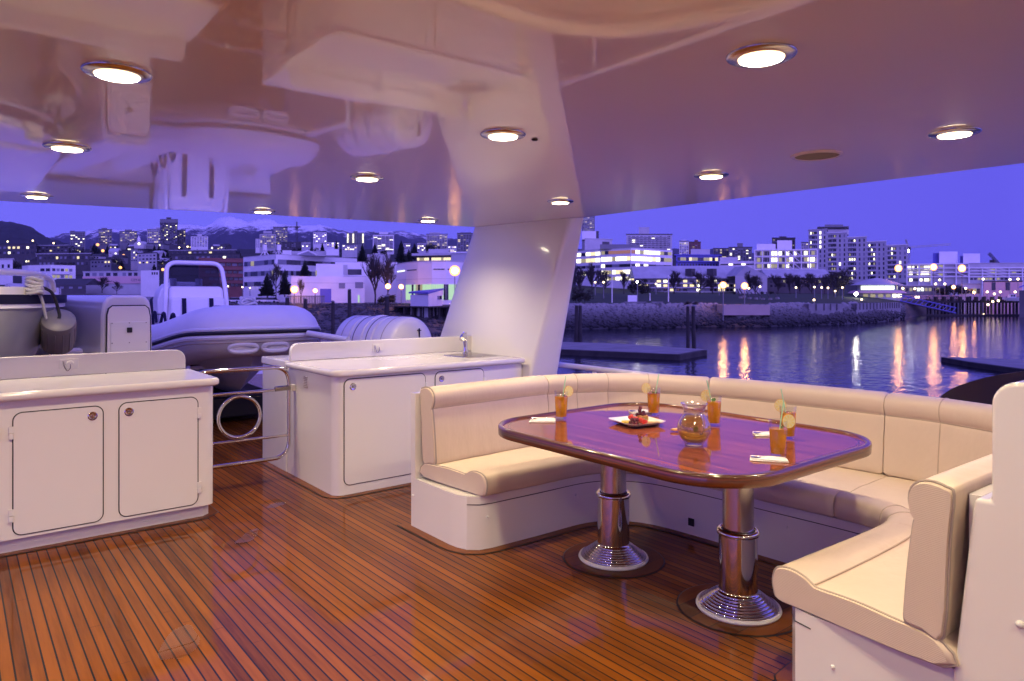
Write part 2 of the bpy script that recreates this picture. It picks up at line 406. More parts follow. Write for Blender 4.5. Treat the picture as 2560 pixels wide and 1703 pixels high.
for x, y, z, nx, ny in ((2.30, 3.40, .17, -1, -.2), (2.42, 3.248, .19, -.3, -1), (2.283, 3.86, .20, -1, 0), (3.1, 3.222, .2, 0, -1), (3.573, 2.05, .2, -1, 0), (3.555, 2.45, .2, -1, 0), (2.425, 1.22, .16, -1, 0)):
    m = MB(); m.ball((x, y, z), .008, 10, 6); m.build('screw_cap', M['white_plastic'], sofa, True)
m = MB(); m.box(3.528, 3.536, 2.64, 2.68, .06, .105); m.build('drain_hole', M['black_rubber'], sofa)
board([(p[0], p[1]) for p in [(2.285, 3.95)] + fr], .062, -1)
# coaming that closes the near arm of the settee
co = thing('coaming', 'tall white moulded coaming with rounded top closing the near end of the settee', 'coaming', (2.6, .6, 0))
pf_ = [(.20, 0), (.86, 0), (.824, .36), (.772, .864), (.728, .866)] + [(.728 - .07 + .07 * math.cos(a * PI / 16), 1.22 - .07 + .07 * math.sin(a * PI / 16)) for a in range(9)] + [(.20, 1.22)]
m = MB(); m.loft([[(2.385, y, z) for y, z in pf_], [(2.95, y, z) for y, z in pf_]]); m.bevel(.014, 3, 50); m.build('side_panel', M['gelcoat'], co, True)
m = MB(); m.ball((2.383, .655, .53), .011, 12, 8); m.build('screw_cap', M['white_plastic'], co, True)
# =============================================================== dining table
tab = thing('dining_table', 'long varnished wood dining table with rounded corners on two chrome pedestals', 'table', (2.98, 2.32, 0))
TX0, TX1, TY0, TY1 = 2.265, 3.65, 1.52, 3.165
def top_ring(o, z):
    return [(p[0], p[1], z) for p in rrect(TX0 + o, TX1 - o, TY0 + o, TY1 - o, .33 - o, 12)]
m = MB(); m.loft([top_ring(.05, .712), top_ring(.0, .714), top_ring(-.002, .718), top_ring(-.002, .758), top_ring(.004, .765), top_ring(.020, .766), top_ring(.026, .760), top_ring(.028, .7535)], True, False)
m.build('edge_rim', M['table_edge'], tab, True, ang=50)
m = MB(); m.prism([(p[0], p[1]) for p in top_ring(.027, 0)], .713, .7545); m.build('tabletop', M['table_veneer'], tab)
m = MB(); m.loft([top_ring(.052, .7549), top_ring(.058, .7549)], True, False); m.build('inlay_line', M['table_inlay'], tab)
for cy in (1.905, 2.70):
    cx = 2.885
    leg = MB().lathe([(.088, .06), (.088, .362), (.080, .362), (.080, .06)], (cx, cy, 0), 40, False).build('leg', M['steel'], tab, True)
    MB().lathe([(.071, .30), (.071, .712)], (cx, cy, 0), 40).build('upper_tube', M['brushed_steel'], leg, True)
    MB().lathe([(.074, .352), (.080, .349), (.096, .352), (.099, .361), (.096, .371), (.086, .377), (.077, .372)], (cx, cy, 0), 40, False).build('collar', M['steel'], leg, True, ang=80)
    pr = [(.182, .022)]
    for k in range(7):
        r = .176 - k * .0125; z = .024 + k * .0090
        pr += [(r, z), (r + .0015, z + .003), (r - .0005, z + .0065), (r - .006, z + .0080)]
    pr += [(.0885, .090), (.087, .10)]
    MB().lathe(pr, (cx, cy, 0), 48, False).build('base_flange', M['steel'], leg, True, ang=70)
    MB().lathe([(.05, .004), (.190, .0045), (.194, .012), (.190, .022), (.16, .0235)], (cx, cy, 0), 48, False).build('base_ring', M['white_plastic'], leg, True)
    for nm, r, z, mat in (('caulk_line', .283, .0022, 'black_rubber'), ('margin_board', .275, .0046, 'teak_ring')):
        m = MB(); m.face([(cx + r * math.cos(a * PI / 24), cy + r * math.sin(a * PI / 24), z) for a in range(48)]); m.build(nm, M[mat], deck)
# =============================================================== things on the table
TZ = .7555
def T(u, v): return on(u, v, TZ)
def glass(p, label, lemon_ang, straw, fill=.113, tone='iced_tea', mint=True, spin=0):
    g = thing('iced_tea_glass', label, 'glass', p, 0, 'glasses of iced tea on the table')
    g.scale = (1, 1, 1.15)
    R0, R1, Hh, w = .032, .0405, .140, .0016
    MB().lathe([(.001, 0), (R0, 0), (R0 + .001, .004), (R1, Hh), (R1 - .0008, Hh + .0008), (R1 - w, Hh), (R0 - w + .0005, .013), (.001, .011)], (0, 0, 0), 36).build('tumbler', M['thin_glass'], g, True, False, ang=50)
    k = R0 - w + (R1 - R0) * .012; rr = lambda z: R0 - w + .0005 + (R1 - R0 - .0005) * (z - .013) / (Hh - .013) + .0003
    MB().lathe([(.001, .0112), (rr(.013) - .001, .0132), (rr(.05), .05), (rr(fill), fill), (.001, fill)], (0, 0, 0), 36).build('tea', M[tone], g, True, False, ang=50)
    a = lemon_ang; c = Vector((math.cos(a) * (R1 + .004), math.sin(a) * (R1 + .004), Hh - .002))
    rot = Matrix.Translation(c) @ Matrix.Rotation(a + spin, 4, 'Z') @ Matrix.Rotation(PI / 2, 4, 'X')
    l = MB().lathe([(.0255, -.0022), (.0275, -.0022), (.0275, .0022), (.0255, .0022)], (0, 0, 0), 28, False).xf(rot).build('lemon_slice', M['lemon_rind'], g, True, False)
    MB().lathe([(.001, -.0018), (.0255, -.0018), (.0255, .0018), (.001, .0018)], (0, 0, 0), 28).xf(rot).build('pith', M['lemon_pith'], l, False, False)
    f = MB()
    for s in range(9):
        a0, a1 = s * 2 * PI / 9 + .08, (s + 1) * 2 * PI / 9 - .08
        for zz in (-.0023, .0023):
            f.face([(math.cos(a0 + .3) * .003, math.sin(a0 + .3) * .003, zz), (math.cos(a0) * .022, math.sin(a0) * .022, zz), (math.cos((a0 + a1) / 2) * .0235, math.sin((a0 + a1) / 2) * .0235, zz), (math.cos(a1) * .022, math.sin(a1) * .022, zz)])
    f.xf(rot).build('pulp', M['lemon_flesh'], l, False, False)
    sx, sy = straw
    MB().tube([(-sx * .55, -sy * .55, .014), (sx * .9, sy * .9, Hh), (sx * 1.75, sy * 1.75, .215)], .0028, 10).build('straw', M['straw_green'], g, True, False)
    if mint:
        rng = random.Random(int(p[0] * 1000))
        for q in range(3):
            b = rng.uniform(0, 6.28); t = rng.uniform(.4, 1.0); L = rng.uniform(.022, .032); mm = MB()
            base = Vector((math.cos(b) * .008, math.sin(b) * .008, fill - .003)); dr = Vector((math.cos(b) * .7, math.sin(b) * .7, rng.uniform(-.1, .9))).normalized(); sd = dr.cross(Vector((0, 0, 1))).normalized()
            ring = [base + dr * L * s + sd * L * .36 * math.sin(PI * s) * sg + Vector((0, 0, -.006 * (2 * s - 1) ** 2)) for s, sg in [(0, 0), (.2, 1), (.45, 1), (.7, 1), (1, 0), (.7, -1), (.45, -1), (.2, -1)]]
            ring = [Vector((v.x * .8, v.y * .8, v.z)) for v in ring]
            c0 = base + dr * L * .5 - Vector((0, 0, .002))
            for i in range(8): mm.face([ring[i], ring[(i + 1) % 8], c0])
            mm.build('mint_leaf', M['mint'], g, True, False)
    return g
vR = Vector((RX, RY)); vF = Vector((FX, FY))
def dirn(r, f): q = vR * r + vF * f; return (q.x, q.y)
aR = math.atan2(RY, RX)
glass(T(1403, 1047), 'iced tea glass with a broad mint leaf at the far rounded end of the table', aR + .1, dirn(.016, .004), spin=.25)
glass(T(1634, 1037), 'glass of iced tea whose lemon slice hangs over its left rim, behind the fruit plate', aR + PI - .1, dirn(.019, .002), spin=-.2)
glass(T(1785, 1063), 'glass of iced tea standing half behind the round glass pitcher', aR + PI - .5, dirn(-.022, .003), spin=.3)
glass(T(1970, 1096), 'glass of iced tea half hidden behind another glass near the back edge of the table', aR + PI - 1.0, dirn(-.02, .0), spin=.6)
glass(T(1945, 1141), 'glass of iced tea nearest the camera, its lemon slice facing out above a napkin', aR - .35, dirn(.014, -.002), spin=.25, fill=.108)
# pitcher
pp = T(1735, 1112)
pit = thing('pitcher', 'round bellied clear glass pitcher of pale tea in the middle of the table', 'pitcher', pp)
pit_out = [(.040, 0), (.043, .002), (.043, .008), (.046, .012), (.062, .028), (.0755, .052), (.079, .075), (.074, .098), (.061, .118), (.050, .134), (.0475, .148), (.052, .164), (.060, .178), (.064, .183)]
pit_in = [(.062, .1835), (.058, .178), (.0498, .164), (.0453, .148), (.0478, .134), (.0588, .117), (.0715, .097), (.0765, .075), (.073, .053), (.0595, .030), (.042, .016), (.001, .014)]
pit.scale = (1, 1, 1.08)
def spout(pts_lo=.15):
    b = MB(); b.lathe([(.001, .002)] + pit_out + pit_in, (0, 0, 0), 44)
    d = Vector((*dirn(.2, -1), 0)).normalized()
    for v in b.bm.verts:
        if v.co.z > .15:
            k = max(0, Vector((v.co.x, v.co.y, 0)).normalized().dot(d)) ** 10 * (v.co.z - .15) / .033
            v.co += d * .014 * k + Vector((0, 0, .004 * k))
    return b
spout().build('jug_body', M['jug_glass'], pit, True, False, ang=70)
MB().lathe([(.001, .0145), (.042, .0165), (.0598, .0302), (.0733, .053), (.0768, .075), (.0718, .097), (.0593, .117), (.052, .126), (.001, .126)], (0, 0, 0), 44).build('tea', M['pale_tea'], pit, True, False, ang=60)
h = Vector((*dirn(.15, -1), 0)).normalized()
MB().tube(spline([h * .047 + Vector((0, 0, .140)), h * .075 + Vector((0, 0, .150)), h * .105 + Vector((0, 0, .135)), h * .112 + Vector((0, 0, .105)), h * .098 + Vector((0, 0, .075)), h * .0785 + Vector((0, 0, .062))], 5), .0055, 10).build('handle', M['clear_glass'], pit, True, False)
MB().blob(tuple(h * .03 + Vector((.02, .02, .07))), .012, 2, .1, (1.4, .5, 1)).build('mint_leaf', M['mint'], pit, True, False)
# fruit plate with its fruit
fp = T(1592, 1061)
pa = aR + .45
pl = thing('fruit_plate', 'square white china plate with rounded corners carrying fruit and cheese', 'plate', fp, pa)
def pring(k, z): return [(x, y, z + .010 * max(0, (abs(x) * abs(y)) / (.12 * .12)) * (1 if k > .1 else 0)) for x, y in rrect(-k, k, -k, k, k * .34, 6)]
MB().loft([pring(.075, .0), pring(.085, .002), pring(.122, .016), pring(.124, .018), pring(.120, .0185), pring(.085, .007), pring(.075, .0055)], True, True).build('plate_body', M['china'], pl, True, False, ang=60)
def onplate(r, f, z=.007): q = Vector((*dirn(r, f), 0)); return Vector(fp) + q + Vector((0, 0, z))
frng = random.Random(5)
def grape(p, i, where, r=.0105):
    o = thing('grape', f'dark purple grape, {NUM[i]} of the bunch {where} of the white plate', 'grape', p, 0, 'grapes on the fruit plate')
    MB().ball((0, 0, 0), r, 14, 9, (1, 1, 1.1)).build('skin', M['grape_purple'], o, True, False)
i = 0
for r, f, z in ((-.045, -.055, .012), (-.026, -.05, .012), (-.012, -.06, .012), (-.034, -.068, .012), (-.018, -.045, .028), (-.036, -.052, .029), (-.026, -.064, .028), (-.008, -.048, .027)):
    i += 1; grape(onplate(r, f, .006 + z), i, 'at the near edge')
i = 0
for r, f, z in ((.012, .01, .055), (.028, .012, .056), (.02, .022, .072), (.04, .02, .062), (.033, .0, .052), (.021, .008, .09), (.005, .02, .05), (.045, .008, .050)):
    i += 1; grape(onplate(r, f, z), i, 'on top of the cake')
def berry(p, label, rz):
    o = thing('strawberry', label, 'strawberry', p, rz, 'strawberries on the fruit plate')
    MB().lathe([(.001, 0), (.007, .003), (.0145, .013), (.017, .022), (.013, .030), (.004, .033), (.001, .033)], (0, 0, 0), 18).xf(Matrix.Rotation(.5, 4, 'X')).build('fruit', M['strawberry_red'], o, True, False, ang=90)
    mm = MB()
    for k in range(6):
        a = k * PI / 3; mm.face([(0, 0, .034), (math.cos(a - .3) * .009, math.sin(a - .3) * .009, .036), (math.cos(a) * .017, math.sin(a) * .017, .031), (math.cos(a + .3) * .009, math.sin(a + .3) * .009, .036)])
    mm.xf(Matrix.Rotation(.5, 4, 'X')).build('calyx', M['mint'], o, False, False)
berry(onplate(.024, -.062, .010), 'red strawberry lying at the near edge of the plate, beside the slice of cheese', .3)
berry(onplate(-.012, -.008, .012), 'red strawberry with green leaves in the middle of the plate', 2.2)
berry(onplate(-.020, .018, .020), 'red strawberry at the back of the plate behind the pineapple', 4.0)
berry(onplate(.010, -.036, .012), 'red strawberry leaning against the crumb cake', 1.2)
m = MB(); m.prism([(0, 0), (.055, .006), (.05, .045), (-.004, .036)], 0, .012).bevel(.003, 2)
tag(m.xf(Matrix.Translation(onplate(-.085, -.012)) @ Matrix.Rotation(aR - .2, 4, 'Z')).build('pineapple_slice', M['pineapple'], None, True), 'yellow pineapple slice on the end of the plate away from the pitcher', 'fruit')
m = MB(); m.prism([(0, 0), (.075, .0), (.0, .035)], 0, .016).bevel(.002, 2)
tag(m.xf(Matrix.Translation(onplate(.045, -.040, .0085)) @ Matrix.Rotation(aR - .1, 4, 'Z')).build('cheese_wedge', M['cheese'], None, True), 'pale orange wedge of cheese on the plate', 'cheese')
m = MB(); m.box(-.028, .028, -.02, .02, 0, .042).bevel(.005, 2)
tag(m.xf(Matrix.Translation(onplate(.033, .008)) @ Matrix.Rotation(aR + .3, 4, 'Z')).build('crumb_cake', M['crumb_cake'], None, True), 'brown square of crumb cake under the grapes on the plate', 'cake')
m = MB(); m.blob((0, 0, .008), .011, 2, .12, (3.0, 1.3, .7))
tag(m.xf(Matrix.Translation(T(1690, 1079) + Vector((0, 0, .002))) @ Matrix.Rotation(aR, 4, 'Z')).build('biscuit', M['biscuit'], None, True), 'oval tan biscuit lying on the table beside the pitcher', 'biscuit')
# napkins and spoons
def napkin(p, rz, label, sl, L=.13, W=.10):
    o = thing('napkin', label, 'napkin', p, rz, 'folded white napkins on the table')
    m = MB(); m.prism([(-L / 2, -W / 2), (L / 2, -W / 2 + .006), (L / 2 - .004, W / 2), (-L / 2 + .005, W / 2 - .004)], 0, .004).bevel(.0018, 2); m.build('lower_fold', M['linen'], o, True, False)
    m = MB(); m.prism([(-L / 2 + .012, -W / 2 + .012), (L / 2 - .002, -W / 2 + .004), (L / 2 - .012, W / 2 - .004), (-L / 2 + .004, W / 2 - .012)], .0042, .0095).bevel(.0022, 2); m.build('upper_fold', M['linen'], o, True, False)
    s = thing('spoon', sl, 'spoon', (p[0], p[1], p[2] + .0098), rz + .25, 'spoons on the napkins')
    b = MB(); rings = []
    for k in range(8):
        t = k / 7; w = .0155 * math.sin(PI * min(max(t, .03), .97)) ** .7 + .001; x = -.075 + .042 * t; dz = -.004 * math.sin(PI * t)
        rings.append([(x, -w, .004), (x, -w * .5, .004 + dz * .9), (x, 0, .004 + dz), (x, w * .5, .004 + dz * .9), (x, w, .004), (x, w * .5, .0032 + dz * .9 - .0006), (x, 0, .0032 + dz - .0006), (x, -w * .5, .0032 + dz * .9 - .0006)])
    b.loft(rings); b.build('bowl', M['steel'], s, True, False, ang=80)
    MB().tube([(-.034, 0, .004), (-.01, 0, .0075), (.03, 0, .0075), (.072, 0, .004)], [.0022, .0018, .0022, .0042], 8, squash=.45).build('handle', M['steel'], s, True, False)
napkin(T(1357, 1052), aR - .12, 'white paper napkin lying flat at the far rounded end of the table', 'bright steel spoon on the napkin at the far rounded table end', .15, .13)
napkin(T(1600, 1031), aR + .1, 'white napkin partly hidden behind the fruit plate', 'steel spoon on the napkin behind the fruit plate')
napkin(T(1916, 1087), aR - .1, 'white napkin partly behind the two close standing glasses', 'steel spoon on the napkin behind the two close glasses')
napkin(T(1922, 1150), aR - .30, 'folded white napkin nearest the camera on the table corner', 'steel spoon on the napkin nearest the camera', .16, .085)
# =============================================================== galley cabinets
def latch(p, n, par):
    a = math.atan2(n[1], n[0]); rot = Matrix.Translation(p) @ Matrix.Rotation(a, 4, 'Z') @ Matrix.Rotation(PI / 2, 4, 'Y')
    l = MB().lathe([(.001, 0), (.024, 0), (.026, .004), (.022, .007), (.016, .006), (.015, .003), (.001, .003)], (0, 0, 0), 28).xf(rot).build('latch', M['steel'], par, True)
    MB().box(-.008, .008, -.006, .006, .003, .007).bevel(.0015, 2).xf(rot).build('latch_tab', M['chain_steel'], l, True)
def cab_door(par, x0, x1, z0, z1, y, lx, hx, hz2):
    r = .045
    def slab(o, ya, yb): 
        rings = [[(p[0], yy, p[1]) for p in rrect(x0 - o, x1 + o, z0 - o, z1 + o, r + o, 8)] for yy in (yb, ya)]
        return rings
    MB().loft(slab(.005, y - .0022, y + .01)).build('door_gap', M['dark_gap'], par)
    d = MB().loft(slab(-.001, y - .007, y + .01)).bevel(.0025, 2, 60).build('door', M['gelcoat'], par, True)
    latch((lx, y - .007, z1 - .055), (0, -1), d)
    for z in hz2:
        m = MB(); m.box(hx - .012, hx + .012, y - .014, y - .001, z - .036, z - .001).bevel(.004, 2); m.box(hx - .012, hx + .012, y - .014, y - .001, z + .001, z + .036); m.build('hinge', M['white_plastic'], d, True)
def outlet(par, x, y, z):
    pl = MB().box(x - .055, x + .055, y - .006, y, z - .034, z + .034).bevel(.004, 2).build('outlet_plate', M['white_plastic'], par, True)
    a = MB().lathe([(.001, 0), (.022, 0), (.020, .006), (.001, .007)], (0, 0, 0), 20).xf(Matrix.Translation((x + .005, y - .006, z)) @ Matrix.Rotation(PI / 2, 4, 'X')).build('outlet_cap', M['white_plastic'], pl, True)
    MB().tube(spline([(x - .035, y - .012, z + .02), (x - .03, y - .014, z - .01), (x - .012, y - .015, z - .045), (x + .006, y - .013, z - .03), (x + .008, y - .012, z)], 5), .003, 6).build('chain', M['chain_steel'], pl, True)
def counter(par, poly, z0, z1):
    MB().prism(poly, z0, z1).bevel(.022, 5, 50, only=lambda e: abs(e.verts[0].co.z - e.verts[1].co.z) < .001).build('countertop', M['gelcoat'], par, True)
lc = thing('galley_cabinet', 'low white galley cabinet with two latched doors, no sink, beside the steel gate', 'cabinet', (.3, 5.2, 0), 0, 'white galley cabinets')
m = MB(); m.prism([(-1.6, 4.915), (1.30, 4.915), (1.345, 4.95), (1.345, 5.62), (-1.6, 5.62)], 0, .085); m.build('plinth', M['gelcoat'], lc)
m = MB(); m.prism([(-1.6, 4.87)] + [(1.365 - .05 + .05 * math.sin(a * PI / 12), 4.87 + .05 - .05 * math.cos(a * PI / 12)) for a in range(7)] + [(1.365, 5.64), (-1.6, 5.64)], .085, .872); m.build('body', M['gelcoat'], lc, True, ang=30)
counter(lc, [(-1.6, 4.815), (1.34, 4.815), (1.385, 4.845), (1.395, 4.88), (1.395, 5.60), (-1.6, 5.60)], .874, .924)
rr = [(1.36, .924), (1.36, 1.005), (1.35, 1.035), (1.33, 1.055), (1.30, 1.066), (1.27, 1.068), (-1.6, 1.068), (-1.6, .924)]
m = MB(); m.loft([[(x, 5.595, z) for x, z in rr], [(x, 5.64, z) for x, z in rr]]); m.bevel(.006, 2, 50); m.build('splashback', M['gelcoat'], lc, True)
cab_door(lc, .271, .715, .105, .80, 4.87, .66, .262, (.69, .22))
cab_door(lc, .803, 1.257, .105, .805, 4.87, .855, 1.266, (.70, .21))
cab_door(lc, -.75, .19, .105, .80, 4.87, -.7, .2, (.69,))
outlet(lc, .62, 5.595, 1.005)
board([(-1.6, 4.915), (1.30, 4.915), (1.345, 4.95), (1.345, 5.62)], .062, -1)
rc = thing('galley_cabinet', 'white galley cabinet with a steel sink set in its top, against the slanted pillar', 'cabinet', (3.0, 5.2, 0), 0, 'white galley cabinets')
m = MB(); m.prism([(2.172 + .075 - .075 * math.cos(a * PI / 12), 4.775 + .075 - .075 * math.sin(a * PI / 12)) for a in range(7)] + [(3.93, 4.775), (3.93, 5.70), (2.172, 5.70)], 0, .872); m.build('body', M['gelcoat'], rc, True, ang=30)
counter(rc, [(2.14, 4.80), (2.165, 4.755), (2.21, 4.725), (3.93, 4.725), (3.93, 5.655), (2.14, 5.655)], .874, .924)
rr = [(2.185, .924), (2.185, 1.005), (2.195, 1.04), (2.22, 1.063), (2.25, 1.072), (4.02, 1.072), (4.02, .924)]
m = MB(); m.loft([[(x, 5.65, z) for x, z in rr], [(x, 5.70, z) for x, z in rr]]); m.bevel(.006, 2, 50); m.build('splashback', M['gelcoat'], rc, True)
cab_door(rc, 2.245, 2.935, .075, .852, 4.775, 2.31, 2.945, (.74, .2))
cab_door(rc, 3.03, 3.51, .075, .852, 4.775, 3.085, 3.52, (.74, .2))
outlet(rc, 2.98, 5.65, 1.005)
m = MB(); m.box(2.165, 3.2, 5.705, 6.28, 0, .86).box(2.158, 3.2, 5.705, 6.29, .862, .925).bevel(.012, 2); m.build('side_locker', M['gelcoat'], rc, True)
m = MB()
for k in range(7): m.box(2.166, 2.1715, 5.27 + .0, 5.34, .745 + k * .013, .752 + k * .013)
vt = MB().lathe([(.001, 0), (.046, 0), (.044, .005), (.001, .005)], (0, 0, 0), 24).xf(Matrix.Translation((2.172, 5.305, .788)) @ Matrix.Rotation(-PI / 2, 4, 'Y')).build('air_vent', M['white_plastic'], rc, True)
m.build('louvre', M['piping_grey'], vt)
sk = MB(); sk.loft([[(x, y, .9255) for x, y in rrect(3.50, 3.86, 5.02, 5.40, .03)], [(x, y, .9285) for x, y in rrect(3.502, 3.858, 5.022, 5.398, .03)], [(x, y, .927) for x, y in rrect(3.53, 3.83, 5.05, 5.37, .04)]], True, False)
sk = sk.build('sink', M['brushed_steel'], rc, True)
MB().loft([[(x, y, .926) for x, y in rrect(3.53, 3.83, 5.05, 5.37, .04)], [(x, y, .9252) for x, y in rrect(3.56, 3.80, 5.08, 5.34, .04)]], True, True).build('sink_bowl', M['chain_steel'], sk, True)
fx, fy = 3.80, 5.46
fa = MB().lathe([(.03, 0), (.03, .006), (.022, .010), (.0215, .13), (.018, .135)], (fx, fy, .924), 20).build('faucet', M['steel'], rc, True)
MB().tube(spline([(fx, fy, 1.055), (fx - .015, fy - .01, 1.085), (fx - .05, fy - .04, 1.09), (fx - .085, fy - .07, 1.06)], 5), [.021] * 6 + [.024] * 6 + [.027] * 4, 14).build('spout', M['steel'], fa, True)
MB().tube([(fx, fy, 1.075), (fx + .01, fy + .01, 1.115), (fx - .04, fy - .03, 1.12)], [.014, .012, .008], 10).build('lever', M['steel'], fa, True)
board([(2.172, 6.3), (2.172, 4.85), (2.19, 4.80), (2.247, 4.775), (3.93, 4.775)], .062, -1)
# =============================================================== steel gate between the cabinets
gt = thing('steel_gate', 'polished steel tube gate with a ring in its middle between the two cabinets', 'gate', (1.75, 5.55, 0))
gy = 5.54
MB().tube(fillet([(1.42, gy, .17), (2.125, gy, .17), (2.125, gy, .895), (1.375, gy, .895), (1.375, gy, .17)][0:4] + [(1.375, gy, .2)], .13, 8), .0165, 14).build('frame', M['steel'], gt, True)
for z in (.715, .345): MB().tube([(1.38, gy, z), (2.115, gy, z)], .0125, 12).build('rail', M['steel'], gt, True)
MB().tube([(1.735 + .158 * math.cos(k * PI / 24), gy, .53 + .158 * math.sin(k * PI / 24)) for k in range(48)], .0135, 12, True).build('ring', M['steel'], gt, True)
MB().tube([(2.01, gy - .002, .722), (2.13, gy - .006, .726)], .021, 8).build('chain_wrap', M['chain_steel'], gt, True)
MB().box(2.135, 2.17, gy - .03, gy + .02, .70, .75).bevel(.003, 2).build('latch_block', M['white_plastic'], gt, True)
sb = thing('added_bulwark', 'low white bulwark added behind the tender to block sky reflections on the deck', 'bulwark', (.5, 13.3, 0))  # added wall that keeps sky reflections off the aft deck
MB().box(-3.6, 4.7, 13.2, 13.4, 0, .92).build('wall_panel', M['gelcoat'], sb); MB().box(-3.6, 4.7, 13.15, 13.45, .922, .97).bevel(.015, 2).build('cap_rail', M['teak_margin'], sb, True)
# =============================================================== slanted pillar carrying the roof
pi_ = thing('slanted_pillar', 'broad white raked pillar carrying the roof behind the sink', 'pillar', (4.05, 5.4, 0))
top = [(4.165, 4.43, CEIL - .001), (4.245, 4.30, CEIL - .001), (4.22, 5.62, CEIL - .001), (4.00, 5.605, CEIL - .001)]
bot = [(3.80, 4.79, .0), (4.20, 4.78, .0), (4.22, 6.9, .0), (4.06, 6.9, .0)]
m = MB(); rings = []
for i in range(15):
    f = i / 14; q = [Vector(a).lerp(Vector(b), f) for a, b in zip(bot, top)]; ring = []
    for j in range(4):
        a, b, c = q[j - 1], q[j], q[(j + 1) % 4]; r = .035; A = b + (a - b).normalized() * r; E = b + (c - b).normalized() * r
        n_ = 5
        for k in range(n_): t_ = k / (n_ - 1); ring.append(A * (1 - t_) ** 2 + b * 2 * t_ * (1 - t_) + E * t_ * t_)
        for k in range(1, 6): ring.append(E.lerp(c + (b - c).normalized() * r, k / 6))
    rings.append(ring)
m.loft(rings); m.build('pillar_body', M['gelcoat'], pi_, True)
# =============================================================== rails, screen and life raft outside
gr = thing('guard_rail', 'white tube guard rail running outside from the pillar behind the sofa', 'rail', (4.5, 4.2, 0))
MB().tube([(4.46, 5.2, .815), (4.50, 4.6, .812), (4.52, 3.2, .80), (4.60, 1.2, .78)], .026, 12).build('top_rail', M['gelcoat'], gr, True)
for y in (4.45, 3.2): MB().tube([(4.51, y, 0), (4.51, y, .80)], .02, 10).build('stanchion', M['gelcoat'], gr, True)
ws = thing('wing_screen', 'dark tinted curved wind screen on the side deck behind the sofa', 'screen', (4.85, 1.5, 0))
arc = spline([(4.84, 1.82, 0), (4.91, 1.55, 0), (4.95, 1.2, 0), (4.92, .85, 0), (4.8, .55, 0)], 6)
hh = [.80 + .30 * (1 - math.exp(-k / 7)) for k in range(len(arc))]
m = MB(); m.loft([[(p.x, p.y, .74), (p.x + .04, p.y, .74), (p.x + .10, p.y - .03, h), (p.x + .06, p.y - .03, h)] for p, h in zip(arc, hh)]); m.build('tinted_panel', M['tinted_screen'], ws, True)
m = MB(); m.prism([(4.62, 2.25), (5.06, 2.05), (5.16, 1.3), (5.06, .5), (4.62, .5)], .0, .80).bevel(.02, 3); m.build('screen_base', M['gelcoat'], ws, True)
rl = thing('stern_rail', 'low white tube rail between the tender and the life raft canister', 'rail', (3.3, 7.8, 0))
pa_, pb_ = at(770, 7.6), at(870, 7.35)
MB().tube([(pa_.x, pa_.y, hz(834, 7.6)), (pb_.x, pb_.y, hz(850, 7.35))], .035, 12).build('top_rail', M['gelcoat'], rl, True)
MB().tube([(pb_.x, pb_.y, 0), (pb_.x, pb_.y, hz(850, 7.35))], .03, 10).build('stanchion', M['gelcoat'], rl, True)
# life raft canister on its cradle
lr = thing('life_raft_canister', 'white ribbed life raft canister strapped on its cradle behind the cabinet splashback', 'life raft', (3.70, 6.90, 0), rad(12))
def dome(s):
    r0 = .33; pr = [(.001, .0)]
    for k in range(1, 7): a = k * PI / 12; pr.append((r0 * math.sin(a) * .98, .07 * (1 - math.cos(a))))
    return pr
prof = dome(1) + [(.335, .10), (.335, .42), (.315, .43), (.315, .46), (.335, .47), (.335, .66), (.348, .665), (.348, .715), (.335, .72), (.335, .90), (.315, .91), (.315, .94), (.335, .95), (.335, 1.24)] + [(r, 1.34 - z) for r, z in dome(1)[::-1]]
Lx = Matrix.Translation((0, -.52, .93)) @ Matrix.Rotation(-PI / 2, 4, 'X') @ Matrix.Diagonal((.93, .93, .78, 1))
MB().lathe(prof, (0, 0, 0), 40).xf(Lx).build('canister', M['gelcoat'], lr, True, False, ang=50)
for z in (.25, .56, .84, 1.1):
    MB().lathe([(.3355, z), (.339, z + .002), (.339, z + .010), (.3355, z + .012)], (0, 0, 0), 40, False).xf(Lx).build('strap', M['dark_rope'] if z in (.56, .84) else M['piping_grey'], lr, True, False)
MB().box(-.28, .28, -.3, -.2, 0, .66).box(-.28, .28, .2, .3, 0, .66).build('cradle', M['gelcoat'], lr, False, False)
mk = MB()
ax, az = .06, 1.06
for b in ((ax - .005, ax + .005, az - .05, az + .06), (ax - .025, ax + .025, az + .035, az + .043), (ax - .03, ax + .03, az - .055, az - .045)): mk.box(b[0], b[1], -.524, -.512, b[2], b[3])
mk.build('anchor_mark', M['navy_stripe'], lr, False, False)
MB().ball((-.305, -.15, .85), .03, 10, 8).build('red_button', M['red_plastic'], lr, True, False)
# =============================================================== rigid inflatable tender
tn = thing('inflatable_tender', 'white inflatable tender with black rub strake and steering console, bow towards the deck', 'boat', (2.57, 7.5, 0), rad(-3))
half = [(.80, 4.6, .80), (.80, 3.0, .81), (.78, 2.0, .83), (.72, 1.3, .875), (.63, .8, .955), (.49, .38, 1.05), (.33, .13, 1.085), (.0, .06, 1.09)]
tp = spline([(-x, y, z) for x, y, z in half] + [(x, y, z) for x, y, z in half[::-1][1:]], 12)
tr = [.275] * len(tp)
for k in range(12): tr[k] = .12 + .0129 * k; tr[-1 - k] = .12 + .0129 * k
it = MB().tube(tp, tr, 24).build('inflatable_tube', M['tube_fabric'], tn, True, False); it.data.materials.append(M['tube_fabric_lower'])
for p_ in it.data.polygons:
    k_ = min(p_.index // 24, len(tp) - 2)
    if p_.center.z < (tp[k_].z + tp[k_ + 1].z) / 2 - .09: p_.material_index = 1
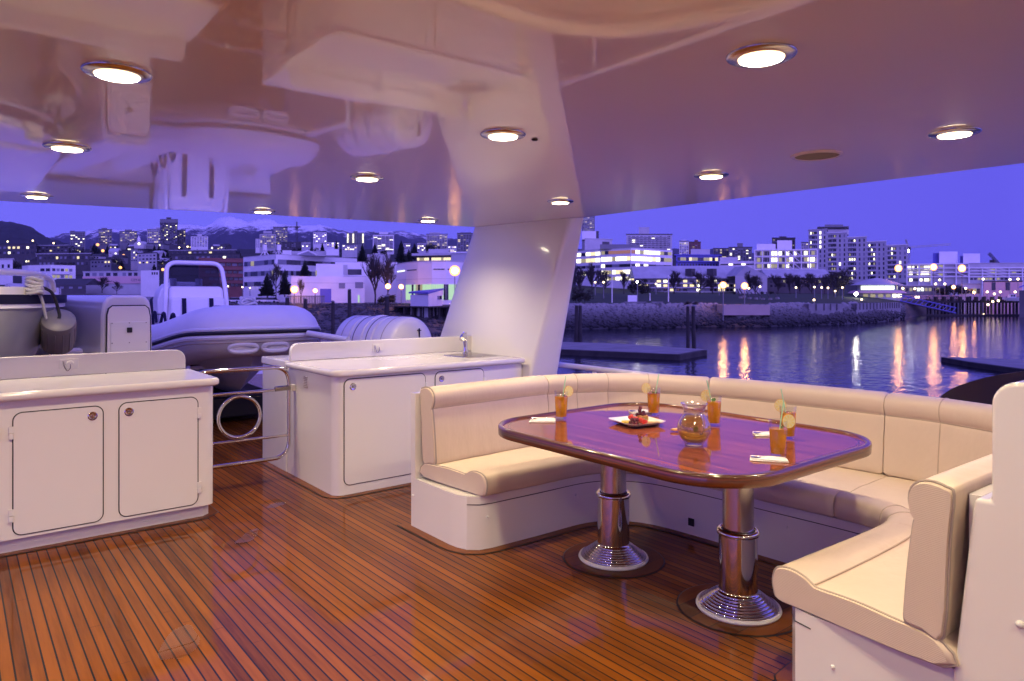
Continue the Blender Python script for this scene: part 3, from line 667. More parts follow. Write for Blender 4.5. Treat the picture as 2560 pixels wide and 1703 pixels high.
def outward(k, dz, out):
    t = (tp[min(k + 1, len(tp) - 1)] - tp[max(k - 1, 0)]); t.z = 0; t.normalize(); n = Vector((-t.y, t.x, 0))
    if n.dot(Vector((tp[k].x, tp[k].y - 2.4, 0))) < 0: n = -n
    return tp[k] + n * out + Vector((0, 0, dz))
for nm, dz, out, r, mat in (('rub_strake', .0, .282, .019, 'black_rubber'), ('upper_band', .034, .268, .022, 'tube_fabric'), ('lower_band', -.046, .266, .030, 'tube_fabric'), ('seam_strip', -.105, .257, .006, 'piping_grey')):
    MB().tube([outward(k, dz, out) for k in range(6, len(tp) - 6)], r, 8).build(nm, M[mat], tn, True, False)
# light V hull under the tubes
rg = []
for y, wd, zk, zc in ((4.5, .54, .25, .52), (2.5, .54, .25, .53), (1.4, .50, .28, .60), (.8, .38, .38, .74), (.45, .22, .58, .86), (.25, .08, .82, .95)):
    rg.append([(-wd, y, zc + .22), (-wd, y, zc), (-wd * .5, y, (zk + zc) / 2), (0, y, zk), (wd * .5, y, (zk + zc) / 2), (wd, y, zc), (wd, y, zc + .22)])
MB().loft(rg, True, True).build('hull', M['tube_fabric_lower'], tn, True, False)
mid = len(tp) // 2
def uproj(p):
    ca, sa = math.cos(rad(-3)), math.sin(rad(-3)); x, y = p.x * ca - p.y * sa + 2.57, p.x * sa + p.y * ca + 7.5; return CX + FPX * (RX * x + RY * y) / (FX * x + FY * y)
for uh in (611, 694):
    k = min(range(4, len(tp) - 4), key=lambda i: abs(uproj(outward(i, 0, .26)) - uh) + (1000 if tp[i].y > 1.2 else 0))
    pc = outward(k, -.165, .225); q = outward(k + 1, -.165, .225) - outward(k - 1, -.165, .225); q.normalize()
    MB().tube(spline([pc - q * .13 + Vector((0, 0, .0)), pc - q * .08 + Vector((0, -.02, .035)), pc + q * .08 + Vector((0, -.02, .035)), pc + q * .13, pc + q * .08 + Vector((0, -.01, -.035)), pc - q * .08 + Vector((0, -.01, -.035))], 4, True), .026, 8, True).build('bow_handle', M['tube_fabric'], tn, True, False)
    MB().ball(tuple(pc), .1, 12, 8, (1.1, .22, .38)).build('handle_pad', M['tube_fabric'], tn, True, False)
for yy in (1.15, 1.75, 2.4):
    MB().tube(spline([(-.66, yy - .16, 1.13), (-.655, yy - .06, 1.24), (-.655, yy + .06, 1.24), (-.67, yy + .16, 1.09)], 4), .018, 6).build('grab_strap', M['navy_stripe'], tn, True, False)
MB().prism(rrect(-.40, .40, .22, .85, .16), 1.1, 1.36, [(x * .86, y * .9 + .05) for x, y in rrect(-.40, .40, .22, .85, .16)]).bevel(.05, 4).build('bow_locker', M['gelcoat'], tn, True, False)
MB().box(-.5, .5, 1.0, 4.4, .62, .66).build('floor', M['gelcoat'], tn, False, False)
# console with seat front, smoked windscreen and hoop
cs = MB(); cs.prism([(-.41, 3.0), (.41, 3.0), (.41, 3.7), (-.41, 3.7)], .66, 1.60, [(-.36, 3.12), (.36, 3.12), (.33, 3.62), (-.33, 3.62)]).bevel(.06, 4)
cs = cs.build('console', M['gelcoat'], tn, True, False)
MB().prism([(-.38, 2.96), (.38, 2.96), (.38, 3.2), (-.38, 3.2)], .72, 1.44, [(-.36, 3.03), (.36, 3.03), (.36, 3.2), (-.36, 3.2)]).bevel(.04, 3).build('seat_front', M['white_plastic'], cs, True, False)
for x in (-.19, .17): MB().hexa([(x - .028, 2.935, .78), (x + .028, 2.935, .78), (x + .028, 2.96, .78), (x - .028, 2.96, .78)], [(x - .028, 3.018, 1.43), (x + .028, 3.018, 1.43), (x + .028, 3.04, 1.43), (x - .028, 3.04, 1.43)]).build('seat_strap', M['navy_stripe'], cs, False, False)
MB().hexa([(-.335, 3.2, 1.60), (.335, 3.2, 1.60), (.335, 3.212, 1.60), (-.335, 3.212, 1.60)], [(-.33, 3.33, 1.90), (.33, 3.33, 1.90), (.33, 3.342, 1.90), (-.33, 3.342, 1.90)]).build('windscreen', M['smoked_glass'], cs, False, False)
MB().tube(fillet([(-.42, 3.12, .9), (-.40, 3.15, 1.5), (-.365, 3.3, 1.94), (.365, 3.3, 1.94), (.40, 3.15, 1.5), (.42, 3.12, .9)], .14, 6), .032, 12).build('hoop', M['gelcoat'], cs, True, False)
for x in (-.25, .1): MB().lathe([(.05, 0), (.05, .11), (.04, .115)], (x, 3.5, 1.6), 14).build('instrument', M['white_plastic'], cs, True, False)
hs = MB(); pr = [(-.32, 1.18), (-.33, 1.40), (-.29, 1.55), (-.20, 1.65), (-.06, 1.685), (.28, 1.68), (.31, 1.62), (.31, 1.18)]
hs.loft([[(x, 4.3, z) for x, z in pr], [(x, 4.75, z) for x, z in pr]]).bevel(.03, 3, 50)
hs = hs.build('helm_seat', M['white_plastic'], tn, True, False)
MB().box(-.3, .3, 4.3, 4.75, .66, 1.17).build('seat_box', M['gelcoat'], hs, False, False)
MB().prism(rrect(-.28, .28, 5.0, 5.5, .1), .9, 1.45).bevel(.08, 3).build('outboard_cover', M['navy_stripe'], tn, True, False)
for sx in (-.5, .5): MB().hexa([(sx - .1, .9, 0), (sx + .1, .9, 0), (sx + .1, 1.0, 0), (sx - .1, 1.0, 0)], [(sx * .9 - .06, .9, .5), (sx * .9 + .06, .9, .62), (sx * .9 + .06, 1.0, .62), (sx * .9 - .06, 1.0, .5)]).build('chock', M['black_rubber'], tn, False, False)
cd_ = thing('tender_cradle', 'black cradle under the inflatable tender, enlarged to darken the deck behind the gate', 'cradle', (2.55, 9.2, 0))
MB().prism([(2.05, 8.3), (3.05, 8.3), (3.2, 11.5), (2.2, 11.5)], .06, .30).bevel(.03, 2).build('bed', M['black_rubber'], cd_, True)  # bed made large and black to darken the deck behind the gate
for x, y in ((2.1, 8.4), (3.0, 8.4), (2.3, 11.3), (3.1, 11.3)): MB().box(x - .06, x + .06, y - .06, y + .06, 0, .06).build('foot', M['black_rubber'], cd_)
rp = thing('rope_coil', 'small coil of white rope lying on the bow locker of the inflatable tender', 'rope', (2.66, 8.2, 1.358))
for k in range(5): MB().tube([((.10 - k * .008) * math.cos(a * PI / 12), (.08 - k * .006) * math.sin(a * PI / 12 + k), .015 + k * .016 + .012 * math.sin(a * .7 + k)) for a in range(24)], .012, 6, True).build('loop', M['rope'], rp, True, False)
# =============================================================== crane housing
cr = thing('crane_housing', 'glossy white rounded crane housing with a bolted hatch behind the low cabinet', 'housing', (.04, 0, 0))
def hring():
    return [(.965, 0), (.985, 1.30), (1.0, 1.40), (1.03, 1.45), (1.08, 1.472), (1.30, 1.472), (1.345, 1.455), (1.375, 1.41), (1.39, 1.30), (1.40, 0)]
MB().loft([[(x, 7.0 + (.0 if z < 1.2 else .05), z) for x, z in hring()], [(x - .30, 8.9, z) for x, z in hring()]]).bevel(.03, 4, 60).build('shell', M['gelcoat'], cr, True, False)
def pan(k): return [(1.005 - k, .0), (1.022 - k, 1.30), (1.035 - k, 1.35 + k * .6), (1.06, 1.375 + k), (1.32, 1.375 + k), (1.345 + k, 1.35 + k * .6), (1.358 + k, 1.28), (1.366 + k, 0)]
MB().loft([[(x, 6.985, z) for x, z in pan(0)], [(x, 7.01, z) for x, z in pan(0)]]).bevel(.005, 2, 60).build('door_panel', M['gelcoat'], cr, True, False)
MB().loft([[(x, 6.991, z) for x, z in pan(.009)], [(x, 7.012, z) for x, z in pan(.009)]]).build('door_gap', M['dark_gap'], cr, False, False)
ht = MB().box(1.045, 1.335, 6.978, 6.984, .85, 1.235).bevel(.003, 2).build('hatch', M['white_plastic'], cr, True, False)
MB().box(1.17, 1.212, 6.965, 6.977, 1.14, 1.185).bevel(.004, 2).build('hatch_lock', M['black_rubber'], ht, True, False)
for x in (1.055, 1.19, 1.325):
    for z in (.9, 1.05, 1.225): MB().ball((x, 6.978, z), .005, 8, 6).build('hatch_screw', M['chain_steel'], ht, False, False)
# =============================================================== second tender with its fender
wb = thing('moored_dinghy', 'hard hulled dinghy with dark blue gunwale stripe and bow rail beside the crane housing', 'boat', (-.2, 8.6, 0))
def gun(y):  # half breadth along the boat
    t = min(max((y - 6.25) / 1.5, 0), 1); return .86 * math.sqrt(1 - (1 - t) ** 2.2) + .03
bx = -.09
rings = []
for y in (6.28, 6.36, 6.5, 6.7, 6.95, 7.3, 7.9, 9.2, 10.6):
    w = gun(y); kz = .12 + .5 * max(0, 1 - (y - 6.28) / .9) ** 2
    rings.append([(bx - w, y, 1.43), (bx - w * .93, y, 1.23), (bx - w * .72, y, .75), (bx - w * .4, y, .35 + kz * .5), (bx, y, kz), (bx + w * .4, y, .35 + kz * .5), (bx + w * .72, y, .75), (bx + w * .93, y, 1.23), (bx + w, y, 1.43)])
MB().loft(rings, True, True).build('hull', M['grey_hull'], wb, True, ang=70)
ys = [6.26, 6.29, 6.36, 6.5, 6.75, 7.1, 7.5, 8.1, 9.2, 10.6]
for nm, z0, z1, ex, mat in (('gunwale_stripe', 1.405, 1.475, .025, 'navy_stripe'), ('deck_moulding', 1.476, 1.535, -.02, 'gelcoat'), ('chine_band', 1.372, 1.403, .012, 'tube_fabric')):
    L = [(bx - gun(y) - ex, y) for y in ys]; Rr = [(bx + gun(y) + ex, y) for y in ys]
    MB().prism(L + Rr[::-1], z0, z1).build(nm, M[mat], wb, True, ang=40)
MB().tube(fillet([(-.85, 6.7, 1.64), (-.09, 6.45, 1.66), (.54, 6.75, 1.645), (.645, 6.93, 1.60), (.66, 6.97, 1.5)], .12, 6), .027, 12).build('bow_rail', M['gelcoat'], wb, True)
MB().tube([(.62, 7.05, 1.5), (.61, 6.91, 1.62)], .02, 10).build('rail_post', M['gelcoat'], wb, True)
pf = at(146, 5.75)
fd = thing('fender', 'grey cylindrical boat fender hanging by rope from the dinghy bow rail', 'fender', (pf.x, pf.y, 0))
fm = Matrix.Translation((pf.x, pf.y, 1.17)) @ Matrix.Rotation(rad(-4), 4, 'Z') @ Matrix.Rotation(rad(48), 4, 'X')
MB().lathe([(.012, .17), (.10, .163), (.118, .15), (.123, .12), (.123, -.15), (.10, -.175), (.012, -.18)], (0, 0, 0), 28).xf(fm).build('fender_body', M['fender_vinyl'], fd, True)
for k in range(14):
    a = k * 2 * PI / 14; MB().tube([(.1225 * math.cos(a), .1225 * math.sin(a), .10), (.1225 * math.cos(a), .1225 * math.sin(a), -.14)], .006, 5).xf(fm).build('rib', M['fender_vinyl'], fd, True)
e = fm @ Vector((0, 0, .17)); kn = Vector((at(86, 5.42).x, at(86, 5.42).y, hz(714, 5.42)))
MB().tube(spline([kn, kn.lerp(e, .5) + Vector((.03, 0, .08)), e + Vector((0, 0, .05)), e], 6), .012, 8).build('lanyard', M['dark_rope'], fd, True)
MB().tube(spline([kn, kn.lerp(e, .4) + Vector((-.02, -.02, .0)), e + Vector((-.09, -.03, -.0))], 6), .011, 8).build('rope_tail', M['rope'], fd, True)
for k in range(5): MB().tube([kn + Vector((.05 * math.cos(a * PI / 6) , .04 * math.sin(a * PI / 6), .05 - k * .026 + .01 * math.sin(a + k))) for a in range(12)], .016, 7, True).build('rope_knot', M['rope'], fd, True)
m = MB(); q = at(175, 6.3); m.prism([(q.x - .12, q.y - .1), (q.x + .1, q.y - .1), (q.x + .1, q.y + .3), (q.x - .12, q.y + .3)], 0, 1.0).bevel(.04, 3)
tag(m.build('mooring_post', M['gelcoat'], None, True), 'white squared post on deck under the hanging fender', 'post')
# =============================================================== ceiling lights
LAB = {(1752, 125): 'large bright round downlight over the near end of the table', (2197, 304): 'round downlight nearest the roof edge over the sofa', (1637, 402): 'round downlight over the sofa beside the loudspeaker grille',
       (1290, 463): 'round downlight at the head of the slanted pillar', (1158, 308): 'round downlight near the small ceiling sensor', (845, 408): 'round downlight between the pillar and the tender reflection, over the sink cabinet',
       (605, 485): 'small round downlight at the aft roof edge above the tender', (985, 506): 'small round downlight at the aft roof edge beside the pillar', (270, 165): 'bright round downlight over the low cabinet, largest on that side',
       (155, 337): 'round downlight over the low cabinet, one row further aft', (85, 450): 'small round downlight at the aft roof edge above the dinghy'}
k = 1.0861; first = None
def place_light(p, lab):
    global first
    if first is None:
        first = thing('downlight', lab, 'ceiling light', p, 0, 'round downlights in the yacht ceiling')
        MB().lathe([(.094, 0), (.0945, -.004), (.091, -.008), (.068, -.012), (.064, -.0125), (.0625, -.012), (.0625, -.002)], (0, 0, 0), 40, False).build('trim_ring', M['brushed_steel'], first, True, False, ang=60)
        ls_ = MB().lathe([(.061, -.004), (.0605, -.013), (.058, -.016)], (0, 0, 0), 32, False).build('lamp_lens', M['lens_side'], first, True, False); MB().lathe([(.0578, -.0162), (.04, -.0185), (.0005, -.0195)], (0, 0, 0), 32, True).build('lens_face', M['downlight_glow'], ls_, True, False)
        lt_ = bpy.data.lights.new('lamp_light', 'SPOT'); lt_.energy = LAMPW; lt_.color = (1.0, .80, .49); lt_.spot_size = rad(142); lt_.spot_blend = .85; lt_.shadow_soft_size = .05; lo_ = bpy.data.objects.new('lamp_light', lt_); C.objects.link(lo_); lo_.parent = first; lo_.location = (0, 0, -.03)
    else: dup(first, p, 0, lab)
for (u, v), lab in LAB.items():
    p = on(u * k, v * k, CEIL); place_light((p.x, p.y, CEIL - .0005), lab)
for x in (-1.05, .41, 1.75, 3.2):
    for y in ((1.12, -.4) if x < 3 and x != 1.75 else (-.4,)):
        place_light((x, y, CEIL - .0005), f'round downlight {"behind the camera" if y < 0 else "above the camera"}, {dict([(-1.05, "port"), (.41, "middle port"), (1.75, "middle starboard"), (3.2, "starboard")])[x]} column')
for y in (2.4, 3.8): place_light((-1.05, y, CEIL - .0005), f'round downlight {"forward" if y < 3 else "aft"} in the port column over the low cabinet')
p = on(2042, 388, CEIL)
sp = thing('ceiling_speaker', 'flush round loudspeaker grille in the ceiling over the sofa', 'speaker', (p.x, p.y, CEIL))
MB().lathe([(.118, 0), (.117, -.005), (.10, -.008), (.098, -.004)], (0, 0, 0), 40, False).build('bezel', M['ceiling_paint'], sp, True, False)
MB().lathe([(.001, -.006), (.0985, -.0045)], (0, 0, 0), 40, False).build('grille', M['speaker_cloth'], sp, True, False)
p = on(1337, 348, CEIL)
sn = thing('ceiling_sensor', 'tiny dark button sensor in the ceiling beside a downlight', 'sensor', (p.x, p.y, CEIL))
MB().lathe([(.014, 0), (.012, -.006), (.001, -.007)], (0, 0, 0), 16).build('sensor_body', M['dark_gap'], sn, True, False)
# =============================================================== far side of the harbour: materials
simple('far_white', (.78, .76, .74), .6, var=.05, vscale=.3)
simple('far_pale', (.50, .49, .49), .7, var=.08, vscale=.3)
simple('far_grey', (.20, .20, .21), .7, var=.1, vscale=.3)
simple('far_dark', (.07, .065, .07), .7, var=.2, vscale=.3)
simple('far_brick', (.22, .085, .075), .8, var=.15, vscale=.4)
simple('far_pink', (.66, .42, .42), .7, var=.04, vscale=.3)
simple('far_blue', (.12, .12, .45), .6, var=.05, vscale=.3)
simple('roof_dark', (.05, .05, .055), .8, var=.2, vscale=.2)
simple('roof_pale', (.42, .42, .44), .7, var=.12, vscale=.3)
simple('concrete', (.22, .215, .21), .85, var=.2, vscale=.5)
simple('old_timber', (.032, .028, .026), .9, var=.35, vscale=.8)
t = NT('rock'); g_ = t.new('ShaderNodeNewGeometry'); sp_ = t.new('ShaderNodeSeparateXYZ'); t.link(g_.outputs['Position'], sp_.inputs[0])
t.col(t.ramp(t.rng(t.new('ShaderNodeMath', operation='ADD').outputs[0], 0, 1) if False else t.rng(sp_.outputs['Z'], 0, 1, -5.2, -.6), [(.12, (.012, .012, .014)), (.45, (.07, .068, .068)), (.75, (.16, .155, .15)), (1, (.26, .25, .24))])); t.set(Roughness=.9); M['rock'] = t.m
simple('wet_rock', (.035, .033, .033), .6, var=.4, vscale=.5)
simple('conifer', (.012, .022, .013), .8, var=.45, vscale=.8)
simple('broadleaf', (.030, .030, .018), .8, var=.4, vscale=.8)
simple('bark', (.05, .042, .04), .9, var=.2, vscale=1)
simple('lawn_grass', (.022, .036, .012), .95, var=.3, vscale=.12)
simple('hill_ground', (.016, .017, .015), .95, var=.5, vscale=.03)
simple('paving', (.40, .31, .27), .85, var=.1, vscale=.3)
simple('win_dark', (.02, .022, .03), .12, var=0)
simple('win_blind', (.22, .22, .26), .4, var=.1, vscale=.3)
simple('balcony_slab', (.60, .59, .58), .7, var=.05)
simple('car_paint_pale', (.6, .6, .62), .25, var=0); simple('car_paint_dark', (.05, .05, .08), .25, var=0)
emis('lit_bright', (1.0, .93, .68), 2.6, 'NONE'); emis('lit_warm', (1.0, .80, .45), 1.3, 'NONE'); emis('lit_dim', (.85, .74, .45), .42, 'NONE')
emis('lit_red', (.9, .40, .33), .35, 'NONE'); emis('lit_green', (.62, .95, .62), .75, 'AUTO'); emis('lit_white', (.88, 1.0, .95), 1.9, 'AUTO'); emis('lit_spot', (1, .9, .7), 9, 'NONE')
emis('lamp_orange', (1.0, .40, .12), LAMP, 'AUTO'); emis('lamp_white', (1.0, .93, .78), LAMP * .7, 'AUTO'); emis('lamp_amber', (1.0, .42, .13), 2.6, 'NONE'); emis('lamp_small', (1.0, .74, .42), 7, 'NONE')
# mountain: dark forest with snow on the upper, rougher ground
t = NT('mountain_forest'); g_ = t.new('ShaderNodeNewGeometry'); sp_ = t.new('ShaderNodeSeparateXYZ'); t.link(g_.outputs['Position'], sp_.inputs[0])
n1 = t.noise(.0042, 8, g_.outputs['Position'], .72); a_ = t.new('ShaderNodeMath', operation='MULTIPLY_ADD'); t.link(n1, a_.inputs[0]); a_.inputs[1].default_value = 900; t.link(sp_.outputs['Z'], a_.inputs[2])
t.col(t.ramp(t.rng(a_.outputs[0], 0, 1, 1120, 1260), [(0, (.030, .034, .034)), (.35, (.07, .07, .075)), (.6, (.55, .55, .58)), (1, (.80, .80, .82))])); t.set(Roughness=.95); M['mountain_forest'] = t.m
simple('hill_forest', (.016, .020, .016), .95, var=.5, vscale=.02)
# water
t = NT('harbour_water'); t.set(Base_Color=(.004, .006, .014), Roughness=.10, IOR=1.42)
n_ = t.noise(1, 3, t.coord((.9, .9, .9))); t.bump(n_, .48, .14); M['harbour_water'] = t.m
# =============================================================== ground
def lerp(tab, x):
    if x <= tab[0][0]: return tab[0][1]
    for (a, b), (c, d) in zip(tab, tab[1:]):
        if x <= c: return b + (d - b) * (x - a) / (c - a)
    return tab[-1][1]
WZ = -5.2
SHORE = [(-900, 118), (600, 128), (1000, 120), (1100, 124), (1250, 150), (1420, 137), (1600, 140), (1790, 149), (1925, 149), (2040, 157), (2105, 160), (2200, 174), (2260, 196), (2330, 255), (2560, 310), (3400, 310)]
BANK = [(1150, 52), (1320, 9), (2250, 9), (2330, 16)]
HILL = [(1300, 1), (1750, .85), (2050, .62), (2250, .25), (2420, 0)]
def gz(u, d):
    s = d - lerp(SHORE, u); b = lerp(BANK, u)
    if s < 0: return -5.6 + s * .06
    if s < b: z = -5.6 + 5.05 * (s / b) ** .9
    else:
        z = -.55; 
        if u > 1300: z += min(2.4, max(0, (s - b - 2)) * .05)
    h = lerp(HILL, u)
    if d > 270: z += h * (.095 * (min(d, 1000) - 270) + .02 * max(0, d - 1000))
    return z
def dfor(u, v, lo=200, hi=1500):
    d = lo
    while d < hi:
        if gz(u, d) >= hz(v, d): return d
        d += 4
    return hi
def ground(name, us, d0, d1, nd, mat, kind='structure', lift=0, jit=0):
    m = MB(); rng = random.Random(3); rows = []
    for k in range(nd + 1):
        f = k / nd; row = []
        for u in us:
            a, b = d0(u), d1(u); d = a * (b / a) ** f; p = at(u, d); z = gz(u, d) + lift + (rng.uniform(-jit, jit) if jit else 0)
            row.append((p.x, p.y, z))
        rows.append(row)
    m.loft(rows, False, False); return struct(m.build(name, M[mat], None, True, ang=80), kind)
frange = lambda a, b, s: [a + s * i for i in range(int((b - a) / s) + 1)]
ground('shore_bank', frange(-900, 3300, 12), lambda u: lerp(SHORE, u) - 4, lambda u: lerp(SHORE, u) + lerp(BANK, u) + .3, 14, 'wet_rock', jit=.22)
ground('lawn', frange(1284, 3300, 24), lambda u: lerp(SHORE, u) + lerp(BANK, u), lambda u: max(300, lerp(SHORE, u) + 60), 10, 'lawn_grass', lift=.02)
ground('street', frange(-900, 1284, 24), lambda u: lerp(SHORE, u) + lerp(BANK, u), lambda u: 300, 8, 'concrete', lift=.02)
ground('hillside', frange(-900, 3300, 30), lambda u: 290, lambda u: 2600, 22, 'hill_ground')
m = MB(); pts = [at(u, d) for u, d in ((-900, 20000), (3500, 20000), (6000, 10))] + [Vector((-40, -300)), Vector((-400, 100))]
m.face([(p.x, p.y, WZ) for p in [at(-2500, 12000), at(4500, 12000)]] + [(900, -600, WZ), (-900, -600, WZ)]); struct(m.build('water', M['harbour_water']))
def ridge(name, tab, d0, d1, rows, mat, amp, step=7, u0=-700, u1=3200, pw=1.25, seed=0, foot=0):
    m = MB(); rg_ = []
    us = frange(u0, u1, step)
    for k in range(rows + 2):
        f = min(k / rows, 1); d = d0 + (d1 - d0) * f + (600 if k > rows else 0); row = []
        for u in us:
            p = at(u, d); zr = hz(lerp(tab, u), d1)
            nz = noise.fractal(Vector((p.x / (d1 * .022), p.y / (d1 * .03), seed)), .9, 2.1, 6) * amp * (.12 + 1.1 * f * (1 - f) * 2)
            edge = noise.fractal(Vector((u / 6.5, seed, 3)), .8, 2, 3) * amp * .10 if f > .9 else 0
            row.append((p.x, p.y, foot + (zr - foot) * f ** pw + nz + edge - (300 if k > rows else 0)))
        rg_.append(row)
    m.loft(rg_, False, False); return struct(m.build(name, M[mat], None, True, ang=180))
RG = [(-700, 600), (0, 606), (110, 600), (135, 592), (165, 583), (195, 580), (215, 577), (240, 575), (265, 570), (300, 573), (340, 576), (420, 566), (448, 562), (470, 563), (510, 565), (535, 556), (545, 548), (560, 543), (575, 542), (590, 546), (606, 550), (618, 553), (640, 549), (660, 548), (678, 552), (695, 560), (730, 562), (780, 565), (800, 563), (818, 568), (850, 575), (880, 580), (940, 580), (985, 577), (1010, 579), (1050, 586), (1110, 596), (1200, 606), (1450, 622), (1800, 622), (1950, 640), (2200, 690), (3200, 720)]
ridge('mountains', RG, 4200, 8600, 26, 'mountain_forest', 130, 5, seed=2.3)
ridge('dark_hill', [(-700, 575), (-200, 556), (0, 553), (28, 554), (50, 560), (75, 568), (95, 580), (120, 596), (140, 604), (160, 612), (230, 640), (400, 680)], 1200, 2300, 12, 'hill_forest', 22, 5, u1=500, pw=.8, seed=7.7, foot=60)
# loose stones of the sea wall
rg_ = random.Random(21); m = MB()
for i in range(5200):
    u = rg_.uniform(1395, 2262); s = rg_.random() ** .8; d = lerp(SHORE, u) + .6 + s * (lerp(BANK, u) - .2)
    if any(a < u < b for a, b in ((1792, 1922), (2022, 2105), (2140, 2250))) and s > .5: continue
    p = at(u, d); r = rg_.uniform(.20, .55) * (1 if rg_.random() < .9 else 1.5)
    m.blob((p.x, p.y, gz(u, d) + .05), r, 1 if False else 1, .22, (1.25, .9, .75), rg_)
struct(m.build('riprap_stones', M['rock']), 'stuff')
m = MB()
for i in range(1500):
    u = rg_.uniform(560, 1150); d = lerp(SHORE, u) + rg_.random() * 50; p = at(u, d)
    m.blob((p.x, p.y, gz(u, d)), rg_.uniform(.2, .7), 1, .25, (1.2, .9, .6), rg_)
struct(m.build('shore_stones', M['wet_rock']), 'stuff')
# =============================================================== buildings
WM = {}
def wmesh(kind):
    if kind not in WM:
        WM[kind] = MB().box(-.5, .5, -.12, .12, -.5, .5).mesh('window', M[kind])
    return WM[kind]
wr = random.Random(99)
def pick(kinds):
    x = wr.random() * sum(w for _, w in kinds)
    for k_, w_ in kinds:
        x -= w_
        if x <= 0: return k_
    return kinds[-1][0]
NIGHT = [('win_dark', .74), ('win_blind', .1), ('lit_warm', .08), ('lit_dim', .08)]
class B: pass
def bld(name, label, chain, vt, vb, dep=18, wall='far_pale', roof='roof_dark', cat='building', group=None, lip=.5, over=.3, ref=0):
    b = B(); b.pts = [at(u, d) for u, d in chain]; b.d = chain[ref][1]; b.z1 = hz(vt, b.d); b.z0 = hz(vb, b.d); b.chain = chain
    c = sum(b.pts, Vector((0, 0))) / len(b.pts); b.zb = min(min(gz(u, d) for u, d in chain), b.z0) - 1
    b.root = thing(name, label, cat, (c.x, c.y, b.zb), 0, group)
    fwd = c.normalized(); b.poly = b.pts + [p + fwd * dep for p in b.pts[::-1]]
    b.wall = MB().prism([tuple(p) for p in b.poly], b.zb, b.z1).build('wall', M[wall], b.root)
    if roof:
        q = [c + fwd * dep * .5 + (p - c - fwd * dep * .5) * (1 + over / max(4, (p - c - fwd * dep * .5).length)) for p in b.poly]
        b.roof = MB().prism([tuple(p) for p in q], b.z1 + .01, b.z1 + lip).build('roof', M[roof], b.root)
    else: b.roof = b.wall
    return b
def wins(b, i, zs, n, frac=.72, kinds=NIGHT, a=.03, e=.97, nm='window', proud=0, seq=None):
    p0, p1 = b.pts[i], b.pts[i + 1]; L = (p1 - p0).length; dr = (p1 - p0).normalized(); ang = math.atan2(dr.y, dr.x); nrm = Vector((dr.y, -dr.x))
    w = L * (e - a) / n
    for j, (z0, z1) in enumerate(zs):
        for k in range(n):
            kd = seq[j][k] if seq else pick(kinds)
            if kd is None: continue
            c = p0 + dr * (L * a + w * (k + .5)) + nrm * proud
            o = place(nm, wmesh(kd), b.root); o.location = (c.x, c.y, (z0 + z1) / 2); o.rotation_euler = (0, 0, ang); o.scale = (w * frac, 1, z1 - z0)
def bars(b, i, z0, z1, mat, nm, out=.5, a=0, e=1):
    p0, p1 = b.pts[i], b.pts[i + 1]; dr = (p1 - p0); n = Vector((dr.y, -dr.x)).normalized()
    A, E = p0 + dr * a, p0 + dr * e
    return MB().prism([tuple(A + n * out), tuple(E + n * out), tuple(E - n * .05), tuple(A - n * .05)], z0, z1).build(nm, M[mat], b.root)
def floors(b, n, top=.06, bot=.03, fr=.5, z0=None):
    z0 = b.z0 if z0 is None else z0; h = (b.z1 - z0) * (1 - top - bot) / n
    return [(z0 + (b.z1 - z0) * bot + h * (k + (1 - fr) / 2), z0 + (b.z1 - z0) * bot + h * (k + (1 + fr) / 2)) for k in range(n)]
def zrow(b, va, vb): return (hz(vb, b.d), hz(va, b.d))
def penthouse(b, u0, u1, vt, mat='far_pale', dep=6, off=3, nm='penthouse', d=None, base=None):
    d = d or b.d; p0, p1 = at(u0, d + off), at(u1, d + off); f = (p0 + p1).normalized() * dep
    return MB().prism([tuple(p0), tuple(p1), tuple(p1 + f), tuple(p0 + f)], (b.z1 if base is None else base) + .012, hz(vt, d + off)).build(nm, M[mat], b.roof)
def tower(label, u0, u1, vt, vb, d, wall, nf, nc, kinds=NIGHT, pent=None, fr=.5, frac=.7, skew=0, group='tower blocks on the hill', name='tower_block', slab=False):
    b = bld(name, label, [(u0, d), (u1, d + skew)], vt, vb, 22, wall, group=group)
    wins(b, 0, floors(b, nf, fr=fr), nc, frac, kinds)
    if slab:
        for z0, z1 in floors(b, nf, fr=.96): bars(b, 0, z0, z0 + .35, 'balcony_slab', 'balcony', 1.2, .08, .92)
    if pent: penthouse(b, *pent, mat=wall, off=5)
    return b
LITTER = [('win_dark', .55), ('win_blind', .15), ('lit_warm', .12), ('lit_dim', .18)]
tower('slim grey tower with four lit windows, just right of the dark hill', 175, 213, 580, 622, 900, 'far_grey', 9, 6, [('win_dark', .85), ('lit_bright', .15)], (176, 187, 577))
tower('grey balconied tower standing before the snowy ridge, second right of the dark hill', 246, 280, 574, 610, 930, 'far_grey', 9, 6, LITTER, (254, 268, 570), slab=True)
tower('balconied tower with three bright rooftop lights left of the church steeple', 299, 343, 579, 604, 930, 'far_grey', 8, 7, LITTER, (312, 330, 574), slab=True)
tower('pale ten storey slab tower beside the tall flared tower', 368, 402, 574, 608, 900, 'far_pale', 8, 6, LITTER, (391, 402, 569))
b = tower('tallest flared tower on the hill, dark with many lit windows', 400.5, 444, 549, 615, 880, 'far_dark', 19, 9, [('win_blind', .45), ('win_dark', .39), ('lit_bright', .05), ('lit_dim', .11)], (416, 428, 543.5))
MB().prism([tuple(p) for p in [at(399.5, 879), at(445, 879), at(445, 904), at(399.5, 904)]], b.z1 - 4, b.z1 - .02).build('flared_crown', M['far_grey'], b.root)
tower('low dark tower tucked behind the tall flared tower', 444, 464, 576, 612, 910, 'far_grey', 10, 4, NIGHT)
tower('pale tower with a rooftop box right of the tall flared tower', 477, 520, 591, 618, 870, 'far_white', 8, 6, [('win_dark', .3), ('win_blind', .65), ('lit_dim', .05)], (493, 505, 586))
